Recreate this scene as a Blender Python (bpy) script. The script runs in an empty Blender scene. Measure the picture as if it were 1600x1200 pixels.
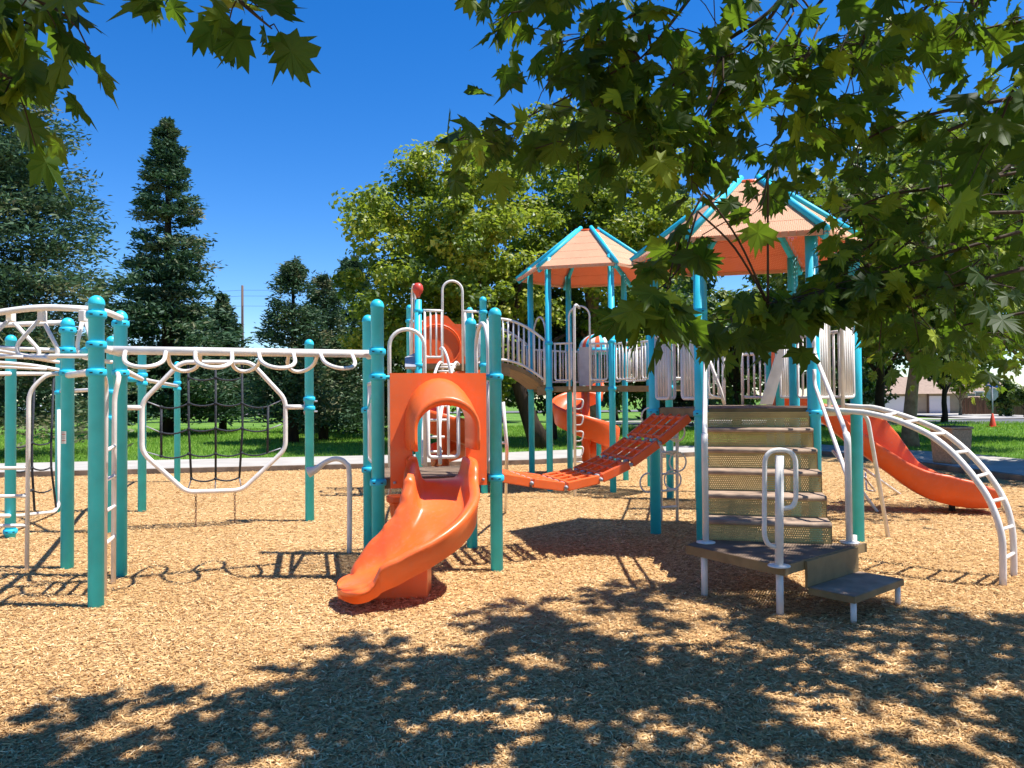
import bpy, math, random
import numpy as np
from mathutils import Vector, Matrix
C = bpy.context; D = bpy.data
sc = C.scene
R = math.radians
# ------------------------------------------------------------------ camera
CAMZ = 1.55; F = 1180.0; PITCH = math.atan(22/1180.0); ROLL = R(0.5)
fw = Vector((0, math.cos(PITCH), math.sin(PITCH)))
r0 = Vector((1, 0, 0)); u0 = Vector((0, -math.sin(PITCH), math.cos(PITCH)))
rt = r0*math.cos(ROLL) - u0*math.sin(ROLL)
up = u0*math.cos(ROLL) + r0*math.sin(ROLL)
cam_d = D.cameras.new('camera'); cam = D.objects.new('camera', cam_d); sc.collection.objects.link(cam)
m = Matrix.Identity(4)
for i in range(3):
    m[i][0] = rt[i]; m[i][1] = up[i]; m[i][2] = -fw[i]
m[0][3], m[1][3], m[2][3] = 0, 0, CAMZ
cam.matrix_world = m
cam_d.sensor_width = 36; cam_d.lens = 36*F/1600; cam_d.clip_start = 0.05; cam_d.clip_end = 2000
sc.camera = cam
# ------------------------------------------------------------------ sky, sun, exposure
SUN_EL = R(65); SX, SY = 0.995, -0.10           # horizontal direction towards the sun
w = D.worlds.new('World'); sc.world = w; w.use_nodes = True
nt = w.node_tree; bgn = nt.nodes['Background']
sky = nt.nodes.new('ShaderNodeTexSky'); sky.sky_type = 'NISHITA'; sky.sun_disc = False
sky.sun_elevation = SUN_EL; sky.sun_rotation = math.atan2(SX, SY)
sky.air_density = 1.0; sky.dust_density = 0.15; sky.ozone_density = 4.0; sky.altitude = 900
hs = nt.nodes.new('ShaderNodeHueSaturation'); hs.inputs['Saturation'].default_value = 1.36; hs.inputs['Hue'].default_value = 0.509
nt.links.new(sky.outputs[0], hs.inputs['Color']); nt.links.new(hs.outputs[0], bgn.inputs[0]); bgn.inputs[1].default_value = 0.118
sd = Vector((SX*math.cos(SUN_EL), SY*math.cos(SUN_EL), math.sin(SUN_EL))).normalized()
sun_d = D.lights.new('sun', 'SUN'); sun_d.energy = 4.8; sun_d.angle = R(0.53); sun_d.color = (1, 0.985, 0.955)
sun = D.objects.new('sun', sun_d); sc.collection.objects.link(sun)
sun.rotation_euler = sd.to_track_quat('Z', 'Y').to_euler(); sun.location = (0, 0, 30)
sc.view_settings.view_transform = 'Standard'; sc.view_settings.look = 'None'
sc.view_settings.exposure = 0.78; sc.view_settings.gamma = 1
sc.cycles.max_bounces = 8; sc.cycles.transparent_max_bounces = 12
# ------------------------------------------------------------------ pixel helpers (photo 1600x1200 -> world points on real planes)
def ray(px, py):
    return fw + rt*((px-800)/F) - up*((py-600)/F)
CP = Vector((0, 0, CAMZ))
def W(px, py, Y):
    d = ray(px, py); return CP + d*(Y/d.y)
def G(px, py, z=0.0):
    d = ray(px, py); return CP + d*((z-CAMZ)/d.z)
def PL(px, py, A, B):
    d = ray(px, py); n = Vector((-(B[1]-A[1]), B[0]-A[0], 0))
    t = (Vector((A[0], A[1], 0))-CP).dot(n)/d.dot(n); return CP + d*t
def V(*a): return Vector(a)
def gz(x, y):
    return -0.005*max(0.0, y-35)
# ------------------------------------------------------------------ materials
def mat(name, col, rough=0.5, spec=0.5, noise=0.0, nscale=6.0, bump=0.0, bscale=60.0, coat=0.0, col2=None, detail=4.0, stretch=None, scuff=0.0):
    mt = D.materials.new(name); mt.use_nodes = True; n = mt.node_tree; b = n.nodes['Principled BSDF']
    b.inputs['Base Color'].default_value = (*col, 1); b.inputs['Roughness'].default_value = rough
    b.inputs['Specular IOR Level'].default_value = spec
    if coat: b.inputs['Coat Weight'].default_value = coat; b.inputs['Coat Roughness'].default_value = 0.15
    tc = n.nodes.new('ShaderNodeTexCoord'); src = tc.outputs['Object']
    if stretch:
        mp = n.nodes.new('ShaderNodeMapping'); mp.inputs['Scale'].default_value = stretch
        n.links.new(src, mp.inputs['Vector']); src = mp.outputs[0]
    if noise > 0 or col2:
        nz = n.nodes.new('ShaderNodeTexNoise'); nz.inputs['Scale'].default_value = nscale; nz.inputs['Detail'].default_value = detail
        n.links.new(src, nz.inputs['Vector'])
        cr = n.nodes.new('ShaderNodeValToRGB')
        c2 = col2 if col2 else tuple(c*(1-noise) for c in col)
        c1 = col if col2 else tuple(min(1, c*(1+noise*0.6)) for c in col)
        cr.color_ramp.elements[0].position = 0.35; cr.color_ramp.elements[1].position = 0.65
        cr.color_ramp.elements[0].color = (*c2, 1); cr.color_ramp.elements[1].color = (*c1, 1)
        n.links.new(nz.outputs['Fac'], cr.inputs[0]); n.links.new(cr.outputs[0], b.inputs['Base Color'])
    if scuff > 0:
        n3 = n.nodes.new('ShaderNodeTexNoise'); n3.inputs['Scale'].default_value = 28; n3.inputs['Detail'].default_value = 9; n3.inputs['Roughness'].default_value = 0.7
        n4 = n.nodes.new('ShaderNodeTexNoise'); n4.inputs['Scale'].default_value = 2.3; n4.inputs['Detail'].default_value = 3
        n.links.new(src, n3.inputs['Vector']); n.links.new(src, n4.inputs['Vector'])
        c3 = n.nodes.new('ShaderNodeValToRGB'); c3.color_ramp.elements[0].position = 0.52; c3.color_ramp.elements[1].position = 0.72; c3.color_ramp.elements[1].color = (scuff, scuff, scuff, 1)
        n.links.new(n3.outputs['Fac'], c3.inputs[0])
        mu = n.nodes.new('ShaderNodeMath'); mu.operation = 'MULTIPLY_ADD'; mu.inputs[1].default_value = scuff*0.9; n.links.new(n4.outputs['Fac'], mu.inputs[0]); n.links.new(c3.outputs[0], mu.inputs[2])
        sb = n.nodes.new('ShaderNodeMath'); sb.operation = 'SUBTRACT'; sb.inputs[1].default_value = scuff*0.38; sb.use_clamp = True; n.links.new(mu.outputs[0], sb.inputs[0])
        m4 = n.nodes.new('ShaderNodeMix'); m4.data_type = 'RGBA'; fc = tuple(c*0.55+0.36*sum(col)/3+0.03 for c in col); m4.inputs[7].default_value = (*fc, 1)
        cur = b.inputs['Base Color'].links[0].from_socket; n.links.new(sb.outputs[0], m4.inputs[0]); n.links.new(cur, m4.inputs[6]); n.links.new(m4.outputs[2], b.inputs['Base Color'])
        ra = n.nodes.new('ShaderNodeMath'); ra.operation = 'MULTIPLY_ADD'; ra.inputs[1].default_value = 0.5; ra.inputs[2].default_value = rough; n.links.new(sb.outputs[0], ra.inputs[0]); n.links.new(ra.outputs[0], b.inputs['Roughness'])
    if bump > 0:
        nb = n.nodes.new('ShaderNodeTexNoise'); nb.inputs['Scale'].default_value = bscale; nb.inputs['Detail'].default_value = 5
        n.links.new(src, nb.inputs['Vector'])
        bp = n.nodes.new('ShaderNodeBump'); bp.inputs['Strength'].default_value = bump; bp.inputs['Distance'].default_value = 0.02
        n.links.new(nb.outputs['Fac'], bp.inputs['Height']); n.links.new(bp.outputs[0], b.inputs['Normal'])
    return mt
def nmath(n, op, a, b=None):
    x = n.nodes.new('ShaderNodeMath'); x.operation = op
    for i, v in enumerate((a, b)):
        if v is None: continue
        if isinstance(v, (int, float)): x.inputs[i].default_value = v
        else: n.links.new(v, x.inputs[i])
    return x.outputs[0]
def perforate(mt, pitch, rad, axes=('X', 'Z')):
    """round punched holes on a staggered grid in object coordinates"""
    n = mt.node_tree; b = n.nodes['Principled BSDF']; out = n.nodes['Material Output']
    tc = n.nodes.new('ShaderNodeTexCoord'); sp = n.nodes.new('ShaderNodeSeparateXYZ'); n.links.new(tc.outputs['Object'], sp.inputs[0])
    a = nmath(n, 'DIVIDE', sp.outputs[axes[0]], pitch); c = nmath(n, 'DIVIDE', sp.outputs[axes[1]], pitch)
    row = nmath(n, 'FLOOR', c); sh = nmath(n, 'MULTIPLY', nmath(n, 'MODULO', nmath(n, 'ABSOLUTE', row), 2.0), 0.5)
    fa = nmath(n, 'SUBTRACT', nmath(n, 'FRACT', nmath(n, 'ADD', a, sh)), 0.5); fc = nmath(n, 'SUBTRACT', nmath(n, 'FRACT', c), 0.5)
    d2 = nmath(n, 'ADD', nmath(n, 'MULTIPLY', fa, fa), nmath(n, 'MULTIPLY', fc, fc))
    hole = nmath(n, 'LESS_THAN', d2, (rad/pitch)**2)
    tr = n.nodes.new('ShaderNodeBsdfTransparent'); mx = n.nodes.new('ShaderNodeMixShader')
    src = b.outputs[0]
    for l in list(out.inputs[0].links): src = l.from_socket; n.links.remove(l)
    n.links.new(hole, mx.inputs[0]); n.links.new(src, mx.inputs[1]); n.links.new(tr.outputs[0], mx.inputs[2]); n.links.new(mx.outputs[0], out.inputs[0])
    return mt
def translucent(mt, col, fac):
    n = mt.node_tree; b = n.nodes['Principled BSDF']; out = n.nodes['Material Output']
    t = n.nodes.new('ShaderNodeBsdfTranslucent'); t.inputs[0].default_value = (*col, 1)
    mx = n.nodes.new('ShaderNodeMixShader'); mx.inputs[0].default_value = fac
    n.links.new(b.outputs[0], mx.inputs[1]); n.links.new(t.outputs[0], mx.inputs[2]); n.links.new(mx.outputs[0], out.inputs[0])
    return mt
def leafmat(name, c1, c2, c3, tcol, tfac, rough=0.45, spec=0.4):
    """per-leaf colour from the 'tint' face attribute"""
    mt = D.materials.new(name); mt.use_nodes = True; n = mt.node_tree; b = n.nodes['Principled BSDF']; out = n.nodes['Material Output']
    at = n.nodes.new('ShaderNodeAttribute'); at.attribute_name = 'tint'
    cr = n.nodes.new('ShaderNodeValToRGB'); e = cr.color_ramp.elements
    e[0].color = (*c1, 1); e[1].color = (*c3, 1); e[1].position = 0.97
    m1 = cr.color_ramp.elements.new(0.55); m1.color = (*c2, 1)
    n.links.new(at.outputs['Fac'], cr.inputs[0]); n.links.new(cr.outputs[0], b.inputs['Base Color'])
    b.inputs['Roughness'].default_value = rough; b.inputs['Specular IOR Level'].default_value = spec
    t = n.nodes.new('ShaderNodeBsdfTranslucent')
    mc = n.nodes.new('ShaderNodeMix'); mc.data_type = 'RGBA'; mc.blend_type = 'MULTIPLY'; mc.inputs[0].default_value = 0.0
    mc.inputs[6].default_value = (*tcol, 1); n.links.new(cr.outputs[0], mc.inputs[7]); n.links.new(mc.outputs[2], t.inputs[0])
    mx = n.nodes.new('ShaderNodeMixShader'); mx.inputs[0].default_value = tfac
    n.links.new(b.outputs[0], mx.inputs[1]); n.links.new(t.outputs[0], mx.inputs[2]); n.links.new(mx.outputs[0], out.inputs[0])
    return mt
TEAL = mat('teal_paint', (0.034, 0.57, 0.72), 0.40, 0.4, noise=0.10, nscale=5, bump=0.02, scuff=0.14)
TEALP = mat('teal_plastic', (0.028, 0.52, 0.71), 0.5, 0.35, noise=0.08)
ORANGE = mat('orange_plastic', (0.86, 0.115, 0.016), 0.36, 0.45, scuff=0.4, noise=0.10, nscale=3.0, bump=0.03, bscale=30)
ORANGEF = mat('faded_orange_plastic', (0.94, 0.152, 0.024), 0.33, 0.5, noise=0.05, nscale=5, scuff=0.28)
RED = mat('knob_red', (0.65, 0.06, 0.03), 0.4)
WHITE = mat('cream_white_coat', (0.80, 0.74, 0.67), 0.42, 0.4, noise=0.10, nscale=7)
GREY = mat('galvanised', (0.34, 0.34, 0.36), 0.45, 0.5, noise=0.15, nscale=14)
TAN = mat('tan_coating', (0.25, 0.165, 0.07), 0.6, 0.35, noise=0.22, nscale=7, scuff=0.3)
TANP = perforate(mat('tan_coating_punched', (0.50, 0.36, 0.13), 0.6, 0.35, noise=0.2, nscale=6), 0.017, 0.0037)
TREAD = mat('tread_coating', (0.36, 0.25, 0.17), 0.7, 0.3, noise=0.28, nscale=7, bump=0.06, bscale=90)
TREADP = perforate(mat('tread_coating_punched', (0.28, 0.19, 0.125), 0.7, 0.3, noise=0.28, nscale=7), 0.022, 0.0068, ('X', 'Y'))
ROPE = mat('rope', (0.035, 0.038, 0.045), 0.75, 0.3, noise=0.4, nscale=60)
CHAIN = mat('rusty_chain', (0.22, 0.11, 0.06), 0.6)
ROOFM = perforate(translucent(mat('peach_roof_plastic', (0.80, 0.47, 0.27), 0.6, 0.3, noise=0.06, nscale=4), (0.85, 0.22, 0.09), 0.22), 0.02, 0.0042, ('X', 'Y'))
ROOFU = perforate(translucent(mat('shaded_orange_roof_underside', (0.62, 0.20, 0.09), 0.6, 0.3, noise=0.12, nscale=3), (0.85, 0.25, 0.09), 0.25), 0.02, 0.0042, ('X', 'Y'))  # orange plastic deepened so the colour carries the shade under the roof
BARK = mat('plane_bark', (0.36, 0.24, 0.14), 0.85, 0.2, bump=0.6, bscale=18, col2=(0.20, 0.125, 0.07), nscale=5)
BARKD = mat('dark_bark', (0.055, 0.035, 0.022), 0.9, 0.2, bump=0.6, bscale=18, col2=(0.025, 0.016, 0.011), nscale=6, stretch=(1, 1, 0.3))
TWIG = mat('twig_bark', (0.07, 0.045, 0.03), 0.8, 0.2, noise=0.3, nscale=20)
CONC = mat('concrete', (0.43, 0.39, 0.34), 0.85, 0.2, noise=0.12, nscale=1.5, bump=0.1, bscale=50)
CONCD = mat('kerb_concrete', (0.23, 0.17, 0.12), 0.9, 0.2, noise=0.35, nscale=3.5, bump=0.2, bscale=25)
ASPH = mat('asphalt', (0.13, 0.13, 0.13), 0.9, 0.2, noise=0.15, nscale=0.6, bump=0.1)
BLACK = mat('black_rubber', (0.015, 0.015, 0.016), 0.6)
# ------------------------------------------------------------------ mesh builder
def tag(o, label=None, cat=None, group=None, kind=None):
    if label: o['label'] = label
    if cat: o['category'] = cat
    if group: o['group'] = group
    if kind: o['kind'] = kind
    return o
def fillet(pts, rad=0.06, n=5):
    pts = [Vector(p) for p in pts]
    if len(pts) < 3 or rad <= 0: return pts
    out = [pts[0]]
    for i in range(1, len(pts)-1):
        a, b, c = pts[i-1], pts[i], pts[i+1]
        d1 = (a-b); d2 = (c-b); l1 = d1.length; l2 = d2.length
        if l1 < 1e-6 or l2 < 1e-6: continue
        r1 = min(rad, l1*0.48); r2 = min(rad, l2*0.48)
        s = b + d1/l1*r1; e = b + d2/l2*r2
        for k in range(n+1):
            t = k/n; out.append(s*(1-t)**2 + b*2*t*(1-t) + e*t*t)
    out.append(pts[-1]); return out
def spline(pts, n=6):
    pts = [Vector(p) for p in pts]; q = [pts[0]*2-pts[1]] + pts + [pts[-1]*2-pts[-2]]; out = []
    for i in range(1, len(q)-2):
        p0, p1, p2, p3 = q[i-1], q[i], q[i+1], q[i+2]
        for k in range(n):
            t = k/n
            out.append(0.5*((2*p1)+(p2-p0)*t+(2*p0-5*p1+4*p2-p3)*t*t+(3*p1-p0-3*p2+p3)*t**3))
    out.append(pts[-1]); return out
class MB:
    def __init__(s): s.v = []; s.f = []; s.m = []; s.sm = []
    def add(s, vs, fs, mi=0, smooth=True):
        o = len(s.v); s.v += [tuple(v) for v in vs]; s.f += [tuple(i+o for i in f) for f in fs]
        s.m += [mi]*len(fs); s.sm += [smooth]*len(fs); return s
    def tube(s, pts, r, n=10, mi=0, caps=True):
        pts = [Vector(p) for p in pts]; N = len(pts)
        rr = r if isinstance(r, (list, tuple)) else [r]*N
        t = [(pts[min(i+1, N-1)]-pts[max(i-1, 0)]).normalized() for i in range(N)]
        ref = Vector((0, 0, 1)) if abs(t[0].z) < 0.9 else Vector((1, 0, 0))
        a = t[0].cross(ref).normalized(); vs = []
        for i in range(N):
            a = (a - t[i]*a.dot(t[i])).normalized(); b = t[i].cross(a)
            for k in range(n):
                an = 2*math.pi*k/n; vs.append(pts[i] + (a*math.cos(an)+b*math.sin(an))*rr[i])
        fs = [(i*n+k, i*n+(k+1) % n, (i+1)*n+(k+1) % n, (i+1)*n+k) for i in range(N-1) for k in range(n)]
        if caps: fs += [tuple(range(n-1, -1, -1)), tuple((N-1)*n+k for k in range(n))]
        return s.add(vs, fs, mi)
    def lathe(s, c, prof, n=20, mi=0, smooth=True):
        vs = []; P = len(prof)
        for (r, z) in prof:
            for k in range(n):
                an = 2*math.pi*k/n; vs.append((c[0]+r*math.cos(an), c[1]+r*math.sin(an), c[2]+z))
        fs = [(i*n+k, i*n+(k+1) % n, (i+1)*n+(k+1) % n, (i+1)*n+k) for i in range(P-1) for k in range(n)]
        fs += [tuple(range(n-1, -1, -1)), tuple((P-1)*n+k for k in range(n))]
        return s.add(vs, fs, mi, smooth)
    def prism(s, poly, z0, z1, mi=0):
        n = len(poly); a = [(p[0], p[1], z0) for p in poly]; b = [(p[0], p[1], z1) for p in poly]
        ar = sum(poly[i][0]*poly[(i+1) % n][1]-poly[(i+1) % n][0]*poly[i][1] for i in range(n))
        if ar < 0: a.reverse(); b.reverse()
        fs = [tuple(range(n-1, -1, -1)), tuple(range(n, 2*n))] + [(i, (i+1) % n, n+(i+1) % n, n+i) for i in range(n)]
        return s.add(a+b, fs, mi, False)
    def hexa(s, p, mi=0, smooth=False):
        return s.add(p, [(3, 2, 1, 0), (4, 5, 6, 7), (0, 1, 5, 4), (1, 2, 6, 5), (2, 3, 7, 6), (3, 0, 4, 7)], mi, smooth)
    def box(s, c, size, ang=0.0, mi=0):
        ca, sa = math.cos(ang), math.sin(ang); hx, hy, hz = size[0]/2, size[1]/2, size[2]/2; p = []
        for z in (-hz, hz):
            for x, y in ((-hx, -hy), (hx, -hy), (hx, hy), (-hx, hy)):
                p.append((c[0]+x*ca-y*sa, c[1]+x*sa+y*ca, c[2]+z))
        return s.hexa(p, mi)
    def bar(s, a, b, wd, th, upv=(0, 0, 1), mi=0):
        """rectangular bar from a to b, width wd (sideways), thickness th (along upv)"""
        a = Vector(a); b = Vector(b); d = (b-a).normalized(); sd_ = d.cross(Vector(upv)).normalized(); u_ = sd_.cross(d)
        p = [q + sd_*x*wd/2 + u_*z*th/2 for q in (a, b) for x, z in ((-1, -1), (1, -1), (1, 1), (-1, 1))]
        return s.hexa([p[0], p[1], p[2], p[3], p[4], p[5], p[6], p[7]], mi)
    def plate(s, pts, th, mi=0):
        """flat or bent quad grid rows [[...],[...]] -> solid of thickness th along normals"""
        q = [Vector(p) for p in pts]; nrm = (q[1]-q[0]).cross(q[2]-q[1]).normalized()
        n = len(q); vs = [p-nrm*th/2 for p in q]+[p+nrm*th/2 for p in q]
        fs = [tuple(range(n-1, -1, -1)), tuple(range(n, 2*n))] + [(i, (i+1) % n, n+(i+1) % n, n+i) for i in range(n)]
        return s.add(vs, fs, mi, False)
    def build(s, name, mats, parent=None, bevel=0.0, origin=None):
        me = D.meshes.new(name)
        org = Vector(origin) if origin is not None else None
        vs = s.v if org is None else [tuple(Vector(v)-org) for v in s.v]
        me.from_pydata(vs, [], s.f); me.update()
        ms = mats if isinstance(mats, (list, tuple)) else [mats]
        for mm in ms: me.materials.append(mm)
        me.polygons.foreach_set('material_index', s.m); me.polygons.foreach_set('use_smooth', s.sm)
        o = D.objects.new(name, me); sc.collection.objects.link(o)
        if org is not None: o.location = org
        if parent is not None:
            o.parent = parent; o.matrix_parent_inverse = wm(parent).inverted()
        if bevel:
            b = o.modifiers.new('bevel', 'BEVEL'); b.width = bevel; b.segments = 2; b.limit_method = 'ANGLE'; b.angle_limit = R(40)
        return o
def wm(o):
    mt = Matrix.LocRotScale(o.location, o.rotation_euler, o.scale)
    if o.parent: return wm(o.parent) @ o.matrix_parent_inverse @ mt
    return mt
def empty(name, loc=(0, 0, 0), **kw):
    o = D.objects.new(name, None); sc.collection.objects.link(o); o.location = loc; o.empty_display_size = 0.2
    tag(o, **kw); return o
def fastmesh(name, verts, faces, mats, parent=None, tint=None, smooth=False, mi=None):
    """verts (N,3) array, faces (M,k) array of equal size"""
    me = D.meshes.new(name); nv = len(verts); nf, k = faces.shape
    me.vertices.add(nv); me.vertices.foreach_set('co', np.ascontiguousarray(verts, dtype=np.float32).ravel())
    me.loops.add(nf*k); me.loops.foreach_set('vertex_index', np.ascontiguousarray(faces, dtype=np.int32).ravel())
    me.polygons.add(nf); me.polygons.foreach_set('loop_start', np.arange(0, nf*k, k, dtype=np.int32))
    me.polygons.foreach_set('loop_total', np.full(nf, k, dtype=np.int32))
    me.update(calc_edges=True)
    for mm in (mats if isinstance(mats, (list, tuple)) else [mats]): me.materials.append(mm)
    if mi is not None: me.polygons.foreach_set('material_index', np.asarray(mi, dtype=np.int32))
    me.polygons.foreach_set('use_smooth', np.full(nf, smooth))
    if tint is not None:
        a = me.attributes.new('tint', 'FLOAT', 'FACE'); a.data.foreach_set('value', np.asarray(tint, dtype=np.float32))
    o = D.objects.new(name, me); sc.collection.objects.link(o)
    if parent is not None: o.parent = parent; o.matrix_parent_inverse = wm(parent).inverted()
    return o

# ================================================================== GROUND
def sheet(name, poly, z, mt, kind='structure', th=None):
    b = MB()
    if th: b.prism(poly, z-th, z)
    else:
        p = [(q[0], q[1], z) for q in poly]
        ar = sum(poly[i][0]*poly[(i+1) % len(poly)][1]-poly[(i+1) % len(poly)][0]*poly[i][1] for i in range(len(poly)))
        if ar < 0: p.reverse()
        b.add(p, [tuple(range(len(p)))], 0, False)
    return tag(b.build(name, mt), kind=kind)
# big lawn sheet to the horizon, falling gently far away
GR = D.materials.new('grass'); GR.use_nodes = True; n = GR.node_tree; b_ = n.nodes['Principled BSDF']; b_.inputs['Roughness'].default_value = 0.9; b_.inputs['Specular IOR Level'].default_value = 0.15
tc = n.nodes.new('ShaderNodeTexCoord')
n1 = n.nodes.new('ShaderNodeTexNoise'); n1.inputs['Scale'].default_value = 0.35; n1.inputs['Detail'].default_value = 6
n2 = n.nodes.new('ShaderNodeTexNoise'); n2.inputs['Scale'].default_value = 22; n2.inputs['Detail'].default_value = 6
n.links.new(tc.outputs['Object'], n1.inputs['Vector']); n.links.new(tc.outputs['Object'], n2.inputs['Vector'])
ad = n.nodes.new('ShaderNodeMath'); ad.operation = 'MULTIPLY_ADD'; ad.inputs[1].default_value = 0.5
n.links.new(n1.outputs['Fac'], ad.inputs[0]); hf = n.nodes.new('ShaderNodeMath'); hf.operation = 'MULTIPLY'; hf.inputs[1].default_value = 0.5
n.links.new(n2.outputs['Fac'], hf.inputs[0]); n.links.new(hf.outputs[0], ad.inputs[2])
cr = n.nodes.new('ShaderNodeValToRGB'); cr.color_ramp.elements[0].position = 0.35; cr.color_ramp.elements[1].position = 0.68
cr.color_ramp.elements[0].color = (0.055, 0.135, 0.018, 1); cr.color_ramp.elements[1].color = (0.20, 0.33, 0.05, 1)
n.links.new(ad.outputs[0], cr.inputs[0]); n.links.new(cr.outputs[0], b_.inputs['Base Color'])
bp = n.nodes.new('ShaderNodeBump'); bp.inputs['Strength'].default_value = 0.7; bp.inputs['Distance'].default_value = 0.05
n.links.new(n2.outputs['Fac'], bp.inputs['Height']); n.links.new(bp.outputs[0], b_.inputs['Normal'])
xs = np.concatenate([np.linspace(-600, -60, 10), np.linspace(-50, 50, 41), np.linspace(60, 600, 10)])
ys = np.concatenate([[-60, -20], np.linspace(-10, 120, 53), np.linspace(140, 900, 12)])
vv = []
for y in ys:
    for x in xs:
        z = gz(x, y) - 0.03
        if y > 19: z += 0.05*math.sin(x*0.31+y*0.17)*min(1, (y-19)/8)
        if y > 120: z = gz(x, 120)-0.03
        vv.append((x, y, z))
nx = len(xs); ff = [(j*nx+i, j*nx+i+1, (j+1)*nx+i+1, (j+1)*nx+i) for j in range(len(ys)-1) for i in range(nx-1)]
# play area boundary (chips) and the path round it
BND = [(-30, 12.0), (-10, 15.7), (0.45, 17.6), (4.8, 19.6), (7.9, 20.0), (8.5, 17.8), (8.75, 15.0), (9.1, 12.0), (9.6, 6.0), (9.9, -8), (-30, -8)]
def hide_under(x, y):
    return (-29 < x < 8.4) and y < 15 + 0.0
vv2 = [(x, y, (z if not (-29 < x < 9.0 and y < 12) else -0.35)) for (x, y, z) in vv]
lawn = fastmesh('lawn', np.array(vv2), np.array(ff), GR, smooth=True); tag(lawn, kind='structure')
# wood chip bed: a displaced sheet
CH = D.materials.new('wood_chip_bed'); CH.use_nodes = True; n = CH.node_tree; b_ = n.nodes['Principled BSDF']; b_.inputs['Roughness'].default_value = 0.9; b_.inputs['Specular IOR Level'].default_value = 0.15
tc = n.nodes.new('ShaderNodeTexCoord'); 
dn = n.nodes.new('ShaderNodeTexNoise'); dn.inputs['Scale'].default_value = 8
n.links.new(tc.outputs['Object'], dn.inputs['Vector'])
mxv = n.nodes.new('ShaderNodeMix'); mxv.data_type = 'RGBA'; mxv.inputs[0].default_value = 0.12
n.links.new(tc.outputs['Object'], mxv.inputs[6]); n.links.new(dn.outputs['Color'], mxv.inputs[7])
vo = n.nodes.new('ShaderNodeTexVoronoi'); vo.inputs['Scale'].default_value = 42
n.links.new(mxv.outputs[2], vo.inputs['Vector'])
sx = n.nodes.new('ShaderNodeSeparateColor'); n.links.new(vo.outputs['Color'], sx.inputs[0])
cr = n.nodes.new('ShaderNodeValToRGB'); e = cr.color_ramp.elements
e[0].position = 0.0; e[0].color = (0.20, 0.10, 0.04, 1); e[1].position = 1.0; e[1].color = (0.66, 0.44, 0.21, 1)
em = e.new(0.4); em.color = (0.46, 0.27, 0.105, 1)
n.links.new(sx.outputs[0], cr.inputs[0]); n.links.new(cr.outputs[0], b_.inputs['Base Color'])
bp = n.nodes.new('ShaderNodeBump'); bp.inputs['Strength'].default_value = 0.8; bp.inputs['Distance'].default_value = 0.012
n.links.new(vo.outputs['Distance'], bp.inputs['Height']); n.links.new(bp.outputs[0], b_.inputs['Normal'])
def inpoly(x, y, poly):
    c = np.zeros(np.shape(x), bool); j = len(poly)-1
    for i in range(len(poly)):
        xi, yi = poly[i]; xj, yj = poly[j]
        if yi != yj:
            k = ((yi > y) != (yj > y)) & (x < (xj-xi)*(y-yi)/(yj-yi)+xi); c ^= k
        j = i
    return c
bed = MB(); sheet('wood_chip_bed', BND, 0.0, CH)
rng = np.random.default_rng(7)
def noise2(x, y):
    return (np.sin(x*1.7+y*0.6)+np.sin(y*2.1-x*0.9+1.3)+0.6*np.sin(x*4.3+2)*np.sin(y*3.7))/2.6
CHM = leafmat('wood_chip', (0.25, 0.115, 0.04), (0.64, 0.372, 0.143), (0.92, 0.66, 0.35), (0.5, 0.3, 0.1), 0.0, 0.85, 0.2)
def chips(N, y0, y1, L, name):
    # density in screen terms: sample Y with pdf ~ 1/Y
    y = y0*(y1/y0)**rng.random(N) if y0 > 0 else rng.random(N)*y1
    x = (rng.random(N)*2-1)*(0.72*y+0.4)
    k = inpoly(x, y, BND); x = x[k]; y = y[k]; N = len(x)
    l = L*(0.45+rng.random(N)*0.9)*(1+0.04*(y-y0)); wd = l*(0.10+0.16*rng.random(N))
    a = rng.random(N)*math.pi; tilt = (rng.random(N)-0.5)*0.6; roll = (rng.random(N)-0.5)*1.0
    z = 0.003 + rng.random(N)*0.010 + 0.5*np.abs(np.sin(tilt))*l*0.8
    ca, sa = np.cos(a), np.sin(a)
    dx = np.stack([ca*np.cos(tilt), sa*np.cos(tilt), np.sin(tilt)], 1)*(l/2)[:, None]
    px = np.stack([-sa*np.cos(roll), ca*np.cos(roll), np.sin(roll)], 1)*(wd/2)[:, None]
    c = np.stack([x, y, z], 1); s1 = 0.5+rng.random(N)*0.5
    vs = np.stack([c-dx-px*s1[:, None], c-dx+px, c+dx+px*s1[:, None], c+dx-px], 1).reshape(-1, 3)
    fs = np.arange(N*4).reshape(N, 4)
    t = np.clip(0.52+0.22*rng.standard_normal(N)+0.10*noise2(x, y), 0, 1)
    o = fastmesh(name, vs, fs, CHM, tint=t); tag(o, kind='stuff', label='pale brown shredded wood chips covering the play area', cat='wood chips'); return o
chips(520000, 2.6, 17.5, 0.027, 'wood_chips')
# kerb and concrete path: offset outline outwards
def offset(poly, d):
    out = []
    for i, p in enumerate(poly):
        a = Vector(poly[i-1] if i else poly[0]); b = Vector(p); c = Vector(poly[min(i+1, len(poly)-1)])
        t = (c-a).normalized(); nn = Vector((-t.y, t.x)); out.append((b.x+nn.x*d, b.y+nn.y*d))
    return out
edge = BND[:10]
e1 = offset(edge, 0.02); e2 = offset(edge, 0.16); e3 = offset(edge, 2.7)
def band(name, a, b, z0, z1, mt):
    mb = MB()
    for i in range(len(a)-1):
        mb.hexa([(*a[i], z0), (*a[i+1], z0), (*b[i+1], z0), (*b[i], z0), (*a[i], z1), (*a[i+1], z1), (*b[i+1], z1), (*b[i], z1)])
    return tag(mb.build(name, mt), kind='structure')
band('kerb', e1, e2, -0.2, 0.105, CONCD)
band('path', e2, e3, -0.2, 0.10, CONC)
lawn.data.vertices.foreach_get  # (lawn lies lower than the path)
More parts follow.
